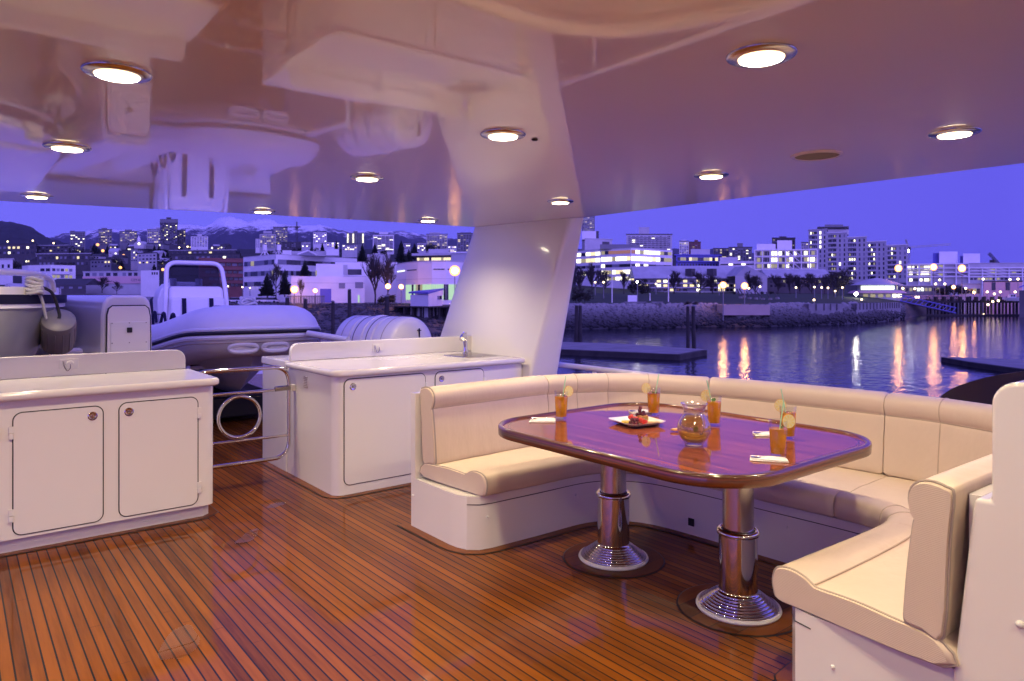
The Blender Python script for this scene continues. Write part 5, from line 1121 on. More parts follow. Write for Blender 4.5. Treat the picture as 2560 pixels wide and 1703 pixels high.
# stepped apartment house
bays = [(2021, 2068, 576), (2068, 2118, 584), (2118, 2167, 595), (2167, 2216, 606), (2216, 2270, 615)]
ah = None
for i, (u0, u1, vt) in enumerate(bays):
    d0, d1 = 420 - i * 6, 414 - i * 6
    if ah is None:
        b = bld('stepped_apartments', 'large stepped apartment house of five falling bays with balconies, behind the pavilion', [(u0, d0), (u1, d1)], vt, 705, 24, 'far_pale', 'far_pale', lip=.5, over=.4); ah = b
    else:
        b2 = B(); b2.pts = [at(u0, d0), at(u1, d1)]; b2.d = d0; b2.z1 = hz(vt, d0); b2.z0 = hz(705, d0); b2.zb = ah.zb; b2.root = ah.root; f = at((u0 + u1) / 2, 1).normalized() * 24
        b2.wall = MB().prism([tuple(p) for p in b2.pts + [p + f for p in b2.pts[::-1]]], b2.zb, b2.z1).build('wall', M['far_pale'], ah.root)
        b2.roof = MB().prism([tuple(p) for p in [b2.pts[0] - f * .02, b2.pts[1] - f * .02] + [p + f for p in b2.pts[::-1]]], b2.z1 + .01, b2.z1 + .6).build('roof', M['far_white'], ah.root); b = b2
    n = int((705 - vt) / 11.6)
    for k_ in range(n):
        va = vt + 4 + k_ * 11.6
        wins(b, 0, [zrow(b, va, va + 6.5)], 1, 1, [('win_dark', 1)], .06, .46, 'recess', proud=-.02)
        wins(b, 0, [zrow(b, va + 1, va + 6.5)], 3, .55, [('win_dark', .3), ('win_blind', .4), ('lit_bright', .18), ('lit_dim', .12)], .08, .44, proud=.05)
        bars(b, 0, hz(va + 10, b.d), hz(va + 7.5, b.d), 'balcony_slab', 'balcony', .8, .03, .47)
        wins(b, 0, [zrow(b, va, va + 7)], 1, 1, [('win_dark', .4), ('win_blind', .5), ('lit_bright', .1)], .60, .68); wins(b, 0, [zrow(b, va, va + 7)], 1, 1, [('win_dark', .6), ('win_blind', .4)], .83, .90)
    if i == 1:
        penthouse(b, 2070, 2122, 574, 'far_pale', 16, 3); 
        MB().prism([tuple(p) for p in (at(2043, 416), at(2122, 412), at(2122, 434), at(2043, 434))], hz(568, 414), hz(566, 414)).build('roof_canopy', M['far_grey'], ah.root); penthouse(b, 2058, 2118, 568.3, 'win_dark', 14, 4, base=hz(574, 416)); penthouse(b, 2062, 2108, 561.5, 'far_grey', 10, 6, base=hz(566, 418))
# pavilion on the shore
d = 215; q = at(2192, d); pv = thing('shore_pavilion', 'round shore pavilion with a low conical roof and a bright window band', 'pavilion', (q.x, q.y, -.6)); pr = 1750 / d
rr_ = lambda u: (u - 2192) / FPX * d
MB().lathe([(rr_(2245), 0), (rr_(2245), hz(726, d) + .6)], (q.x, q.y, -.6), 24).build('wall', M['far_pale'], pv, True)
MB().lathe([(rr_(2258), hz(733, d)), (rr_(2258), hz(732.5, d)), (rr_(2250), hz(727, d)), (2, hz(726.5, d))], (q.x, q.y, 0), 24).build('lower_roof', M['far_pink'], pv, True)
MB().lathe([(rr_(2236), hz(726.4, d)), (rr_(2236), hz(712, d))], (q.x, q.y, 0), 24).build('drum', M['far_pale'], pv, True)
MB().lathe([(rr_(2253), hz(713, d)), (rr_(2248), hz(711, d)), (rr_(2215), hz(699, d)), (.3, hz(695, d))], (q.x, q.y, 0), 24).build('conical_roof', M['roof_pale'], pv, True)
for k_ in range(13):
    a = -YAW - PI / 2 + (k_ - 6) * .21; r = rr_(2236) + .05; o = place('window', wmesh(pick([('lit_white', .75), ('lit_dim', .25)]) if k_ not in (9,) else 'win_blind'), pv); o.location = (q.x + r * math.cos(a), q.y + r * math.sin(a), hz(720, d)); o.rotation_euler = (0, 0, a + PI / 2); o.scale = (1.05, 1, 1.15)
for k_ in range(7):
    a = -YAW - PI / 2 + (k_ - 3) * .32; r = rr_(2245) + .05; o = place('window', wmesh(pick([('lit_bright', .5), ('lit_dim', .5)])), pv); o.location = (q.x + r * math.cos(a), q.y + r * math.sin(a), hz(739.5, d)); o.rotation_euler = (0, 0, a + PI / 2); o.scale = (1.3, 1, .9)
# long truss building on the far quay
b = bld('truss_building', 'long low quay building framed in white trusses with two rooftop cages', [(2266, 330), (2420, 322), (2620, 318)], 661, 730, 22, 'far_pale', 'far_pale', lip=.3)
for va, vb_ in ((666, 674.5), (680, 687.5), (697, 703.5)): wins(b, 0, [zrow(b, va, vb_)], 14, .88, [('lit_bright', .5), ('lit_dim', .15), ('win_dark', .35)], .02, .40)
wins(b, 0, [zrow(b, 663, 674), zrow(b, 680, 690)], 1, 1, [('lit_dim', 1)], .53, .60); wins(b, 0, [zrow(b, 682, 688)], 3, .98, [('win_dark', 1)], .66, .98); wins(b, 1, [zrow(b, 673, 688)], 1, 1, [('lit_dim', 1)], .28, .36)
wins(b, 1, [zrow(b, 679, 686)], 8, .8, [('lit_dim', .4), ('win_dark', .6)], .55, 1); wins(b, 1, [zrow(b, 695, 701)], 10, .7, [('lit_dim', .4), ('win_dark', .6)], .02, .5)
truss(b, 0, 5, hz(693, 326), hz(661, 326), (2, 4)); truss(b, 1, 6, hz(693, 322), hz(671, 322), (1, 2))
penthouse(b, 2348, 2394, 629, 'far_white', 10, 3, d=326); penthouse(b, 2332, 2347.5, 633, 'far_blue', 9, 5, d=326); penthouse(b, 2408, 2450, 634, 'far_white', 10, 3, d=324); penthouse(b, 2400, 2407.6, 640, 'far_blue', 9, 5, d=324)
b = bld('pink_building', 'pink walled quay building with dark gaps and small wall lamps', [(2459, 252), (2556, 248)], 705, 750, 12, 'far_pink', 'roof_dark', lip=.4, over=.2)
wins(b, 0, [zrow(b, 706, 726)], 1, 1, [('win_dark', 1)], .21, .31, 'gap'); wins(b, 0, [zrow(b, 706, 726)], 1, 1, [('win_dark', 1)], .57, .68, 'gap')
b = bld('quay_shed', 'dark shed with a tilted blue roof at the frame edge by the pier', [(2548, 212), (2640, 214)], 726, 755, 3, 'far_dark', None)
p0, p1 = b.pts; f = p0.normalized() * 4; m = MB(); lo = [(p0 - f * .15, hz(720, 212)), (p1, hz(684, 212)), (p1 + f, hz(684, 212)), (p0 + f, hz(720, 212))]; m.hexa([(*p, z) for p, z in lo], [(*p, z + .4) for p, z in lo]); m.build('tilted_roof', M['far_blue'], b.root)
b = bld('quay_shed', 'low white quay building with a dark band, left of the pink building', [(2398, 262), (2452, 258)], 711, 745, 10, 'far_white', 'far_pale', lip=.3); wins(b, 0, [zrow(b, 722, 734)], 6, .9, [('win_dark', .7), ('lit_dim', .3)])
b = bld('quay_shed', 'long low dark quay building with lit shop windows behind the railing', [(2250, 270), (2372, 266)], 716, 745, 10, 'far_grey', 'roof_pale', lip=.5, over=.8); wins(b, 0, [zrow(b, 720, 728)], 12, .7, [('win_dark', .5), ('lit_white', .2), ('lit_dim', .3)])
# concrete sea walls
for lb, ch in (('curved concrete sea wall panel at the round lookout of the lawn', [(1790, 154.5), (1850, 152), (1900, 152.5), (1926, 155)]), ('straight concrete sea wall between the two stretches of stones', [(2020, 161), (2060, 161.5), (2107, 165)]), ('last concrete sea wall beside the sloping gangway', [(2140, 169), (2200, 180), (2252, 196)])):
    p = [at(u, d) for u, d in ch]; c = p[1]; o = thing('sea_wall', lb, 'wall', (c.x, c.y, WZ)); f = Vector((FX, FY)) * 5
    MB().prism([tuple(x) for x in p + [x + f for x in p[::-1]]], -4.0, -.5).build('wall_face', M['concrete'], o)
    for a_, b_ in zip(p, p[1:]):
        n = max(2, int((b_ - a_).length / 2.2))
        for k_ in range(n): q = a_.lerp(b_, k_ / n); m = MB(); m.box(-.12, .12, -.1, .1, -2.0, -.48); m.xf(Matrix.Translation((q.x - FX * .1, q.y - FY * .1, 0)) @ Matrix.Rotation(-YAW, 4, 'Z')); m.build('pilaster', M['far_dark'], o)
m = MB(); m.prism([tuple(at(u, d)) for u, d in ((1806, 151), (1925, 151.5), (1925, 160), (1806, 160))], -.62, gz(1860, 153) + .35); struct(m.build('path', M['paving']))
# pier, gangway, floats, pilings, boat
pr_ = thing('pier', 'long timber pier on dark piles with a railing coloured as if lit pink', 'pier', (*at(2400, 232), WZ))
P = [at(2242, 205), at(2330, 226), at(2640, 230), at(2640, 240), at(2330, 238), at(2242, 215)]
MB().prism([tuple(p) for p in P], hz(757, 230), hz(752, 230)).build('deck', M['old_timber'], pr_)
for k_ in range(30):
    u = 2318 + k_ * 9 + wr.uniform(-2, 2); q = at(u, 227 + (k_ % 3) * 4); MB().tube([(q.x, q.y, WZ - 1), (q.x, q.y, hz(749 if k_ % 4 else 741, 230))], .32, 7).build('pile', M['old_timber'], pr_)
for k_ in range(14):
    u = 2300 + k_ * 20; q = at(u, 227); MB().box(q.x - .7, q.x + .7, q.y - .4, q.y + .4, hz(752, 230), hz(742, 230)).build('bollard_post', M['old_timber'], pr_)
for v in (740, 743.5, 747): MB().tube([(*at(2250, 207), hz(v, 207)), (*at(2330, 229), hz(v, 229)), (*at(2480, 231), hz(v, 231))], .09, 4).build('rail', M['far_pink'], pr_)  # pink light on the rails is put into their colour
gw = thing('gangway', 'sloping lattice gangway running down from the sea wall to the float', 'gangway', (*at(2320, 205), WZ))
A, E = at(2250, 200), at(2390, 214); za, ze = hz(752, 200), hz(783, 214)
m = MB()
for dz in (0, 1.6): m.tube([(*A, za + dz), (*E, ze + dz)], .16, 4)
for k_ in range(12): a_, b_ = k_ / 12, (k_ + 1) / 12; m.tube([(*A.lerp(E, a_), za + (ze - za) * a_), (*A.lerp(E, b_), za + (ze - za) * b_ + 1.6)], .10, 4)
m.build('lattice', M['far_blue'], gw); f = Vector((FX, FY)) * 1.6; m = MB(); m.hexa([(*A, za - .2), (*E, ze - .2), (*(E + f), ze - .2), (*(A + f), za - .2)], [(*A, za), (*E, ze), (*(E + f), ze), (*(A + f), za)]); m.build('walkway', M['concrete'], gw)
def flt(label, pts, z1, name='floating_dock'):
    q = [on(u, v, z1) for u, v in pts]; o = thing(name, label, 'dock', (q[0].x, q[0].y, WZ)); MB().prism([(p.x, p.y) for p in q], WZ - .3, z1).bevel(.05, 1).build('float_body', M['old_timber'], o)
    c = sum(q, Vector()) / len(q); r = [c + (p - c) * .96 for p in q]; MB().prism([(p.x, p.y) for p in r], z1 + .005, z1 + .06).build('deck_boards', M['concrete'], o)
    return o
flt('long low floating dock in front of the twin pilings', [(1380, 855), (1555, 860), (1768, 875), (1700, 887), (1380, 873)], -4.62)
flt('dark floating dock at the frame edge behind the tinted screen', [(2352, 893), (2600, 903), (2640, 935), (2420, 905)], -4.75)
P = [at(2330, 243), at(2660, 246), at(2660, 250), at(2330, 248)]; o = thing('floating_dock', 'thin far float lying under the long pier', 'dock', (*at(2450, 245), WZ)); MB().prism([tuple(at(u, d)) for u, d in ((2318, 222), (2660, 224), (2660, 227), (2318, 225))], WZ - .2, WZ + .6).build('float_body', M['old_timber'], o)
for lb, u, vt, d, r in (('thick piling left of the twin, before the stones', 1440, 764, 92, .27), ('second thick piling close beside it, before the stones', 1450.5, 764, 92, .25), ('left post of the twin pilings behind the floating dock', 1720, 766, 87, .22), ('right post of the twin pilings behind the floating dock', 1735, 766, 87, .25), ('tall piling before the low white block, taller than its neighbours', 874, 725, 118, .34), ('slim piling behind the life raft canister', 832, 754, 112, .3), ('short dark piling right of the inflatable tender bow', 719, 745, 122, .4), ('leaning stub of piling on the rocky shore', 762, 748, 122, .35), ('thin piling before the orange bush', 966, 741, 122, .45)):
    q = at(u, d); o = thing('piling', lb, 'piling', (q.x, q.y, WZ - .5), 0, 'timber pilings in the water')
    MB().tube([(0, 0, 0), (wr.uniform(-.15, .15), 0, hz(vt, d) - WZ + .5)], [r * 1.05, r * .85], 9).build('post', M['old_timber'], o, True, False); MB().lathe([(r * .88, 0), (r * .8, .12), (.02, .2)], (0, 0, hz(vt, d) - WZ + .5), 9).build('cap', M['far_grey'], o, True, False)
d = 225; q = at(2527, d); bt = thing('motor_boat', 'small white cabin motor boat moored at the pier before the pink building', 'boat', (q.x, q.y, hz(753, d)), -YAW)
MB().loft([[(-2.6, 0, 1.2), (-2.6, .0, .9), (-2.6, 0, .7)], [(-1.6, -.8, 1.15), (-1.4, -.5, .2), (-1.2, .3, 0)], [(2.4, -.9, 1.0), (2.4, -.6, 0), (2.4, .3, 0)]], False, False).build('hull', M['far_white'], bt, False, False)
MB().prism([(-2.4, 0), (-1.2, -.85), (2.4, -.9), (2.4, .9), (-1.2, .85)], .95, 1.15).build('deck', M['far_white'], bt, False, False); MB().prism([(-.8, -.6), (1.4, -.6), (1.4, .6), (-.8, .6)], 1.16, 2.2, [(-.3, -.5), (1.2, -.5), (1.2, .5), (-.3, .5)]).build('cabin', M['far_white'], bt, False, False)
for x in (-.1, .7): o = place('window', wmesh('win_dark'), bt, False); o.location = (x, -.56, 1.75); o.scale = (.5, .6, .5)
# sign board, flagpoles, seat slab on the lawn
q = at(1581, 150); sg = thing('sign_board', 'blank white square sign board standing at the water edge of the park', 'sign', (q.x, q.y, -.6), -YAW + .1)
MB().box(-1.0, 1.0, -.06, .06, .55, 2.1).build('board', M['far_white'], sg, False, False)
for x in (-.8, .8): MB().box(x - .06, x + .06, -.05, .05, 0, .6).build('post', M['far_grey'], sg, False, False)
for lb, u, vt, vb, d in (('tall white flagpole on the lawn before the dark trees', 1530, 676, 750, 152), ('tall white flagpole before the lit office and terrace', 1671, 690, 748, 155), ('short white pole on the lawn', 1625, 735, 745, 155)):
    q = at(u, d); o = thing('flagpole', lb, 'pole', (q.x, q.y, hz(vb, d)), 0, 'white poles on the lawn'); MB().tube([(0, 0, -.6), (0, 0, hz(vt, d) - hz(vb, d))], [.13, .07], 8).build('pole_shaft', M['far_white'], o, True, False); MB().ball((0, 0, hz(vt, d) - hz(vb, d)), .14, 8, 6).build('finial', M['far_white'], o, True, False)
for lb, u0, u1, v, d in (('pale stone bench slab beside the blank sign board', 1630, 1658, 751, 150), ('low pale ledge at the foot of the sign board', 1561, 1616, 753, 149)):
    p0, p1 = at(u0, d), at(u1, d); o = thing('bench', lb, 'bench', (*p0, -.6)); f = Vector((FX, FY)) * .8; MB().prism([tuple(p0), tuple(p1), tuple(p1 + f), tuple(p0 + f)], -.15, .12).build('slab', M['concrete'], o)
    for p in (p0.lerp(p1, .15), p0.lerp(p1, .85)): MB().box(p.x - .2, p.x + .2, p.y - .1, p.y + .3, -.65, -.16).build('leg', M['concrete'], o)
# ------------------------------------------------------------- street lamps
def lamp(label, u, v, d, kind, r, grp, base=None):
    p = at(u, d); zl = hz(v, d); zb = gz(u, d) - .2 if base is None else base; zb = min(zb, zl - 1.5)
    o = thing('street_lamp', label, 'street lamp', (p.x, p.y, zb), 0, grp)
    MB().tube([(0, 0, 0), (0, 0, zl - zb - r * .6)], [.14, .09], 6).build('pole', M['far_grey'], o, True, False); MB().ball((0, 0, zl - zb), r, 12, 8).build('lamp_head', M[kind], o, True, False)
    if kind == 'lamp_orange': MB().tube([(r * 1.45 * math.cos(a * PI / 8), r * 1.45 * math.sin(a * PI / 8), zl - zb) for a in range(16)], r * .42, 6, True).xf(Matrix.Translation((0, 0, zl - zb)) @ Matrix.Rotation(-YAW, 4, 'Z') @ Matrix.Rotation(PI / 2, 4, 'X') @ Matrix.Translation((0, 0, zb - zl))).build('halo_ring', M['lamp_amber'], o, True, False)  # glowing ring added to imitate the orange halo around the lamp
G1, G2, G3 = 'bright orange quay lamps', 'small lamps along the park', 'small lamps on the hill'
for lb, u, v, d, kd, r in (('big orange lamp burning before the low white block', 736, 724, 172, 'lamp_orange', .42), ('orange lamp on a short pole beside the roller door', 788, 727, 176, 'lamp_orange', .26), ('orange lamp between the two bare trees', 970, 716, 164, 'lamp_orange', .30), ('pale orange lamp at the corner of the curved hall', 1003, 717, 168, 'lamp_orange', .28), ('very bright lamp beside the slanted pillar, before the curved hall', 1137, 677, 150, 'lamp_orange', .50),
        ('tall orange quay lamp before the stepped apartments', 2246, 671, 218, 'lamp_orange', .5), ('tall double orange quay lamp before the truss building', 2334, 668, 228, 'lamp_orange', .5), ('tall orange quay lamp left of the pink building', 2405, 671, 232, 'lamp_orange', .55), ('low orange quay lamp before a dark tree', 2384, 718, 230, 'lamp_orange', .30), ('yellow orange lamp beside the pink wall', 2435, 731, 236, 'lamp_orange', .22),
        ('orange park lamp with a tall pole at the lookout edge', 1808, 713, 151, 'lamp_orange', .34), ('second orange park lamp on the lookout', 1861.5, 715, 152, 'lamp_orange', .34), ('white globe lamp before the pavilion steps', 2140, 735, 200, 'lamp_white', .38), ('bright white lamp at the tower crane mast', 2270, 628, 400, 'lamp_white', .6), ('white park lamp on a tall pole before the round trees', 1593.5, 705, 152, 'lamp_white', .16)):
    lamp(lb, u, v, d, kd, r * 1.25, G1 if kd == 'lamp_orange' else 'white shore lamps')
pl_ = [(1488, 706, 190), (1509, 706, 175), (1640, 710, 200), (1798, 720, 200), (1872, 721, 185), (1900, 717, 180), (1990, 719, 190), (2036, 718, 195), (2054, 719, 190), (2070, 720, 190), (2106, 719, 190), (2088, 728, 200), (2154, 749, 190), (2035, 750, 166), (2240, 708, 260)]
for i, (u, v, d) in enumerate(pl_): lamp(f'small globe lamp, {NUM[i + 1]} from the pillar along the park promenade', u, v, d, 'lamp_small', .24, G2)
ql = [(2257, 721), (2287, 722), (2305, 722), (2339, 710), (2349, 700), (2362, 710), (2414, 721), (2458, 698), (2468, 730), (2501, 730), (2538, 730), (2486, 735), (2525, 699), (2545, 698)]
for i, (u, v) in enumerate(ql): lamp(f'small white lamp, {NUM[i + 1]} from the stepped apartments along the quay', u, v, 243, 'lamp_small', .36, 'small white lamps along the quay')
for i, (u, v) in enumerate([(2459, 788), (2471, 789), (2483, 789), (2495, 789), (2482, 754), (2496, 752), (2470, 762), (2296, 743), (2290, 743)]):
    p = at(u, 226); o = thing('dock_light', f'bright dock light, {NUM[i + 1]} in the cluster on and under the pier', 'lamp', (p.x, p.y, hz(v, 226) - .4), 0, 'dock lights under the pier'); MB().box(-.1, .1, -.1, .1, -.3, .2).build('bracket', M['far_dark'], o, False, False); MB().ball((0, 0, .4), .45 if v > 780 else .35, 10, 7).build('lamp_head', M['lamp_small'], o, True, False)
hl = [(244, 612, 'o'), (237, 622.5, 'o'), (257, 627, 'o'), (279, 630, 'w'), (309, 639, 'o'), (301, 669, 'o'), (198, 678, 'o'), (407, 674, 'o'), (570, 716, 'w'), (606, 718, 'w'), (625, 720, 'w'), (663, 718, 'w'), (82, 602, 'w'), (19, 604, 'w'), (134, 608, 'w'), (168, 614, 'w'), (448, 619, 'w'), (469, 617, 'w'), (516, 620, 'w'), (530, 620, 'w')]
for i, (u, v, k_) in enumerate(sorted(hl)):
    d = min(dfor(u, v + 8, 285), 900) if v < 700 else 225
    lamp(f'{"orange" if k_ == "o" else "white"} street lamp, {NUM[i + 1]} from the left up the slope behind the boats', u, v, d, 'lamp_amber' if k_ == 'o' else 'lamp_small', (.0020 if k_ == 'o' else .0010) * d, G3)
# ------------------------------------------------------------- trees
def conifer_mesh(seed):
    rg = random.Random(seed); m = MB()
    for k in range(26):
        f = k / 25; z = .12 + .86 * f; r = .25 * (1 - f) ** .85 * rg.uniform(.75, 1.15) + .01; n = int(14 - 8 * f); o = rg.uniform(0, 6)
        for j in range(n):
            a = o + j * 2 * PI / n + rg.uniform(-.2, .2); rr = r * rg.uniform(.6, 1.1); w = .05 * (1 - f) + .015
            ca, sa = math.cos(a), math.sin(a)
            m.face([(0, 0, z + .03), (ca * rr * .6 - sa * w, sa * rr * .6 + ca * w, z - .005), (ca * rr, sa * rr, z - .035 * (1 - f)), (ca * rr * .6 + sa * w, sa * rr * .6 - ca * w, z - .012)])
            m.face([(ca * rr * .3, sa * rr * .3, z + .02), (ca * rr * .9 - sa * w * .3, sa * rr * .9, z + .012), (ca * rr * .8, sa * rr * .8, z - .05)])
    return m.mesh('crown', M['conifer'])
def round_mesh(seed, mat='broadleaf', flat=1.0):
    rg = random.Random(seed); m = MB(); cl = [(rg.gauss(0, .2), rg.gauss(0, .2), .52 + rg.gauss(0, .16) * flat, rg.uniform(.12, .22)) for _ in range(13)]
    for x, y, z, r in cl:
        for _ in range(70):
            v = Vector((rg.gauss(0, 1), rg.gauss(0, 1), rg.gauss(0, 1))).normalized() * r * rg.uniform(.6, 1.08); c = Vector((x, y, z)) + v; s = .022 + .02 * rg.random(); a = Vector((rg.gauss(0, 1), rg.gauss(0, 1), rg.gauss(0, 1))).normalized() * s; b_ = v.cross(a); b_ = b_.normalized() * s if b_.length > 0 else a
            m.face([c - a, c + b_, c + a, c - b_ * .8])
    return m.mesh('crown', M[mat])
def bare_mesh(seed, up=.5):
    rg = random.Random(seed); m = MB()
    def grow(p, d, L, r, lev):
        q = p + d * L; m.tube([p, p.lerp(q, .5) + Vector((rg.gauss(0, .01), rg.gauss(0, .01), 0)), q], [r, r * .8, r * .6], 4)
        if lev == 0: return
        for k in range(5):
            nd = (d + Vector((rg.gauss(0, .42), rg.gauss(0, .42), rg.gauss(up * .35, .2)))).normalized(); grow(p.lerp(q, rg.uniform(.45, 1)), nd, L * rg.uniform(.55, .8), max(r * .60, .0021), lev - 1)
    for k in range(6): grow(Vector((0, 0, .16 + .05 * k)), (Vector((rg.gauss(0, .35), rg.gauss(0, .35), 1))).normalized(), .26, .014, 3)
    return m.mesh('crown', M['bark'])
TRK = MB().tube([(0, 0, 0), (.004, 0, .2), (0, .003, .45)], [.018, .014, .008], 7).mesh('trunk', M['bark'], True)
PROTO = {}
def proto(kind, i, me):
    PROTO[(kind, i)] = me
for i in range(3): proto('conifer', i, conifer_mesh(i)); proto('round', i, round_mesh(10 + i)); proto('bare', i, bare_mesh(20 + i)); proto('tall', i, bare_mesh(30 + i, 1.6)); proto('shrub', i, round_mesh(40 + i, 'broadleaf', .5))
tcount = {}
def tree(kind, label, u, vt, vb, d=None, grp=None, wide=1.0):
    d = d or dfor(u, vb, 285); p = at(u, d); z = hz(vb, d); h = (hz(vt, d) - z); i = tcount.get(kind, 0); tcount[kind] = i + 1
    nm = dict(conifer='conifer_tree', round='round_tree', bare='bare_tree', tall='bare_tree', shrub='shrub')[kind]
    o = thing(nm, label, 'shrub' if kind == 'shrub' else 'tree', (p.x, p.y, z - .1), i * 1.7, grp)
    t_ = place('trunk', TRK, o, False); c_ = place('crown', PROTO[(kind, i % 3)], o, False)
    for q in (t_, c_): q.scale = (h * wide, h * wide, h)
for lb, u, vt, vb, d, w_ in (('broad dark conifer before the left wing of the white office', 668, 681, 745, 196, 1.5), ('dense dark cedar beside the big orange lamp', 712, 672, 742, 190, 1.25), ('small dark spruce standing before the office corner', 762, 649, 712, 192, 1.4), ('pointed dark conifer between the white office and the curved hall', 906, 609, 665, 225, 1.2), ('slender conifer above the office skylight box', 841, 600, 628, 330, 1.0), ('narrow conifer beside the skylight box', 806, 606, 636, 340, 1.2), ('tall dark conifer left of the warm lit restaurant', 1003, 600, 660, 235, 1.2), ('broad conifer clump behind the warm lit restaurant', 1036, 608, 652, 320, 1.6), ('dark conifer between the restaurant and the tall conifer', 1022, 622, 664, 260, 1.5), ('conifer hugging the foot of the round white tower', 937, 608, 635, 420, 1.4)):
    tree('conifer', lb, u, vt, vb, d, 'large dark conifers', w_)
tree('round', 'dark round tree in front of the arched tower', 1083, 604, 632, 420, None, 1.1); tree('round', 'dark red tree beside the arched tower, crown spread wide', 1072, 606, 632, 430, None, .9)
tree('tall', 'tall bare tree glowing orange low down, left of the lamp', 938, 624, 762, 172, 'bare street trees', .95); tree('tall', 'tall bare tree right of the orange lamp before the white wall', 970, 630, 758, 170, 'bare street trees', .85); tree('tall', 'thin bare sapling behind the big orange lamp', 752, 690, 757, 176, 'bare street trees', .6); tree('tall', 'thin bare street tree at the corner post of the office', 690, 650, 745, 200, 'bare street trees', .8)
tree('shrub', 'rounded bush lit orange beneath the bare trees', 975, 728, 768, 170, None, 1.1); tree('shrub', 'dark rounded bush left of the orange lit bush', 952, 732, 768, 171, None, 1.0); tree('bare', 'leafless purple bush spreading before the shop row', 255, 688, 732, 270, None, 1.6); tree('bare', 'second leafless bush beside the shop row sign', 292, 700, 735, 272, None, 1.2)
tr_ = random.Random(31)
for i, u in enumerate(sorted(tr_.uniform(0, 600) for _ in range(20))): v = tr_.uniform(622, 640); h = tr_.uniform(14, 26); tree('conifer', f'dark conifer, {NUM[i + 1]} from the left along the upper hillside', u, v - h, v + 3, None, 'conifers on the hillside', tr_.uniform(1.0, 1.6))
for i, u in enumerate(sorted(tr_.uniform(10, 600) for _ in range(18))): v = tr_.uniform(650, 688); h = tr_.uniform(20, 36); tree(tr_.choice(['conifer', 'round']), f'dark tree, {NUM[i + 1]} from the left along the lower hillside', u, v - h, v + 3, None, 'trees on the lower hillside', tr_.uniform(1.0, 1.6))
for i, u in enumerate(sorted(tr_.uniform(0, 610) for _ in range(20))): v = tr_.uniform(634, 656); h = tr_.uniform(12, 26); tree(tr_.choice(['conifer', 'conifer', 'round']), f'dark tree, {NUM[i + 1]} from the left between the townhouse rows', u, v - h, v + 3, None, 'trees between the townhouse rows', tr_.uniform(1.0, 1.7))
for i, u in enumerate(sorted(tr_.uniform(610, 1130) for _ in range(16))): v = tr_.uniform(626, 640); h = tr_.uniform(12, 20); tree(tr_.choice(['conifer', 'round']), f'dark tree, {NUM[i + 1]} from the left among the low blocks behind the white office', u, v - h, v + 3, None, 'trees among the low blocks', tr_.uniform(1, 1.5))
for i, (u, vt, vb, d) in enumerate(((1450, 660, 745, 185), (1480, 655, 742, 200), (1508, 668, 742, 205), (1560, 672, 735, 230))): tree('tall' if i % 2 else 'bare', f'dim leafless park tree, {NUM[i + 1]} from the pillar before the lit office', u, vt, vb, d, 'leafless trees before the lit office', 1.15)
for i, (u, vt, vb, d) in enumerate(((1590, 690, 742, 200), (1612, 696, 742, 205), (1440, 710, 760, 150), (1462, 718, 762, 148))): tree('round', f'dark evergreen tree, {NUM[i + 1]} of the evergreen clump by the park edge', u, vt, vb, d, 'evergreen clump by the park', 1.1)
for i, (u, vt, vb) in enumerate(((1685, 670, 742), (1750, 672, 742), (1782, 680, 742), (1872, 676, 742), (1888, 684, 742), (1945, 680, 740), (1975, 676, 740), (2000, 682, 740), (2030, 676, 740), (2062, 680, 740), (2085, 672, 742), (2108, 664, 744), (2095, 684, 744))): tree('tall' if i % 3 == 0 else 'bare', f'leafless tree, {NUM[i + 1]} from the lit office along the back of the lawn', u, vt, vb, 232 if u < 2080 else 205, 'leafless trees along the lawn', 1.2)
for i, (u, vt, vb, d) in enumerate(((1720, 748, 766, 150), (1738, 750, 766, 150), (1835, 726, 738, 205), (1930, 724, 738, 205), (1905, 726, 738, 205), (2385, 700, 748, 262), (2355, 712, 745, 262))): tree('shrub', f'dark low bush, {NUM[i + 1]} from the pillar along the shore', u, vt, vb, d, 'dark bushes along the shore', 1.3)
# leaning steel beams of the park sculpture
for i, (u0, v0, u1, v1) in enumerate(((1842, 722, 1852, 740), (1848, 722, 1860, 738), (1866, 728, 1874, 742), (1876, 730, 1890, 743), (1890, 728, 1908, 744), (1915, 730, 1926, 744), (1932, 724, 1944, 742))):
    d = 176; a_, b_ = at(u0, d), at(u1, d); o = thing('leaning_beam', f'dark beam leaning over the lawn, {NUM[i + 1]} from the lookout lamps', 'beam', (*b_, hz(v1, d)), 0, 'leaning beams on the lawn'); MB().tube([(*a_, hz(v0, d)), (*b_, hz(v1 + 3, d))], .16, 5).build('shaft', M['far_dark'], o); MB().box(b_.x - .35, b_.x + .35, b_.y - .35, b_.y + .35, hz(v1, d) - .6, hz(v1, d) - .1).build('footing', M['concrete'], o)
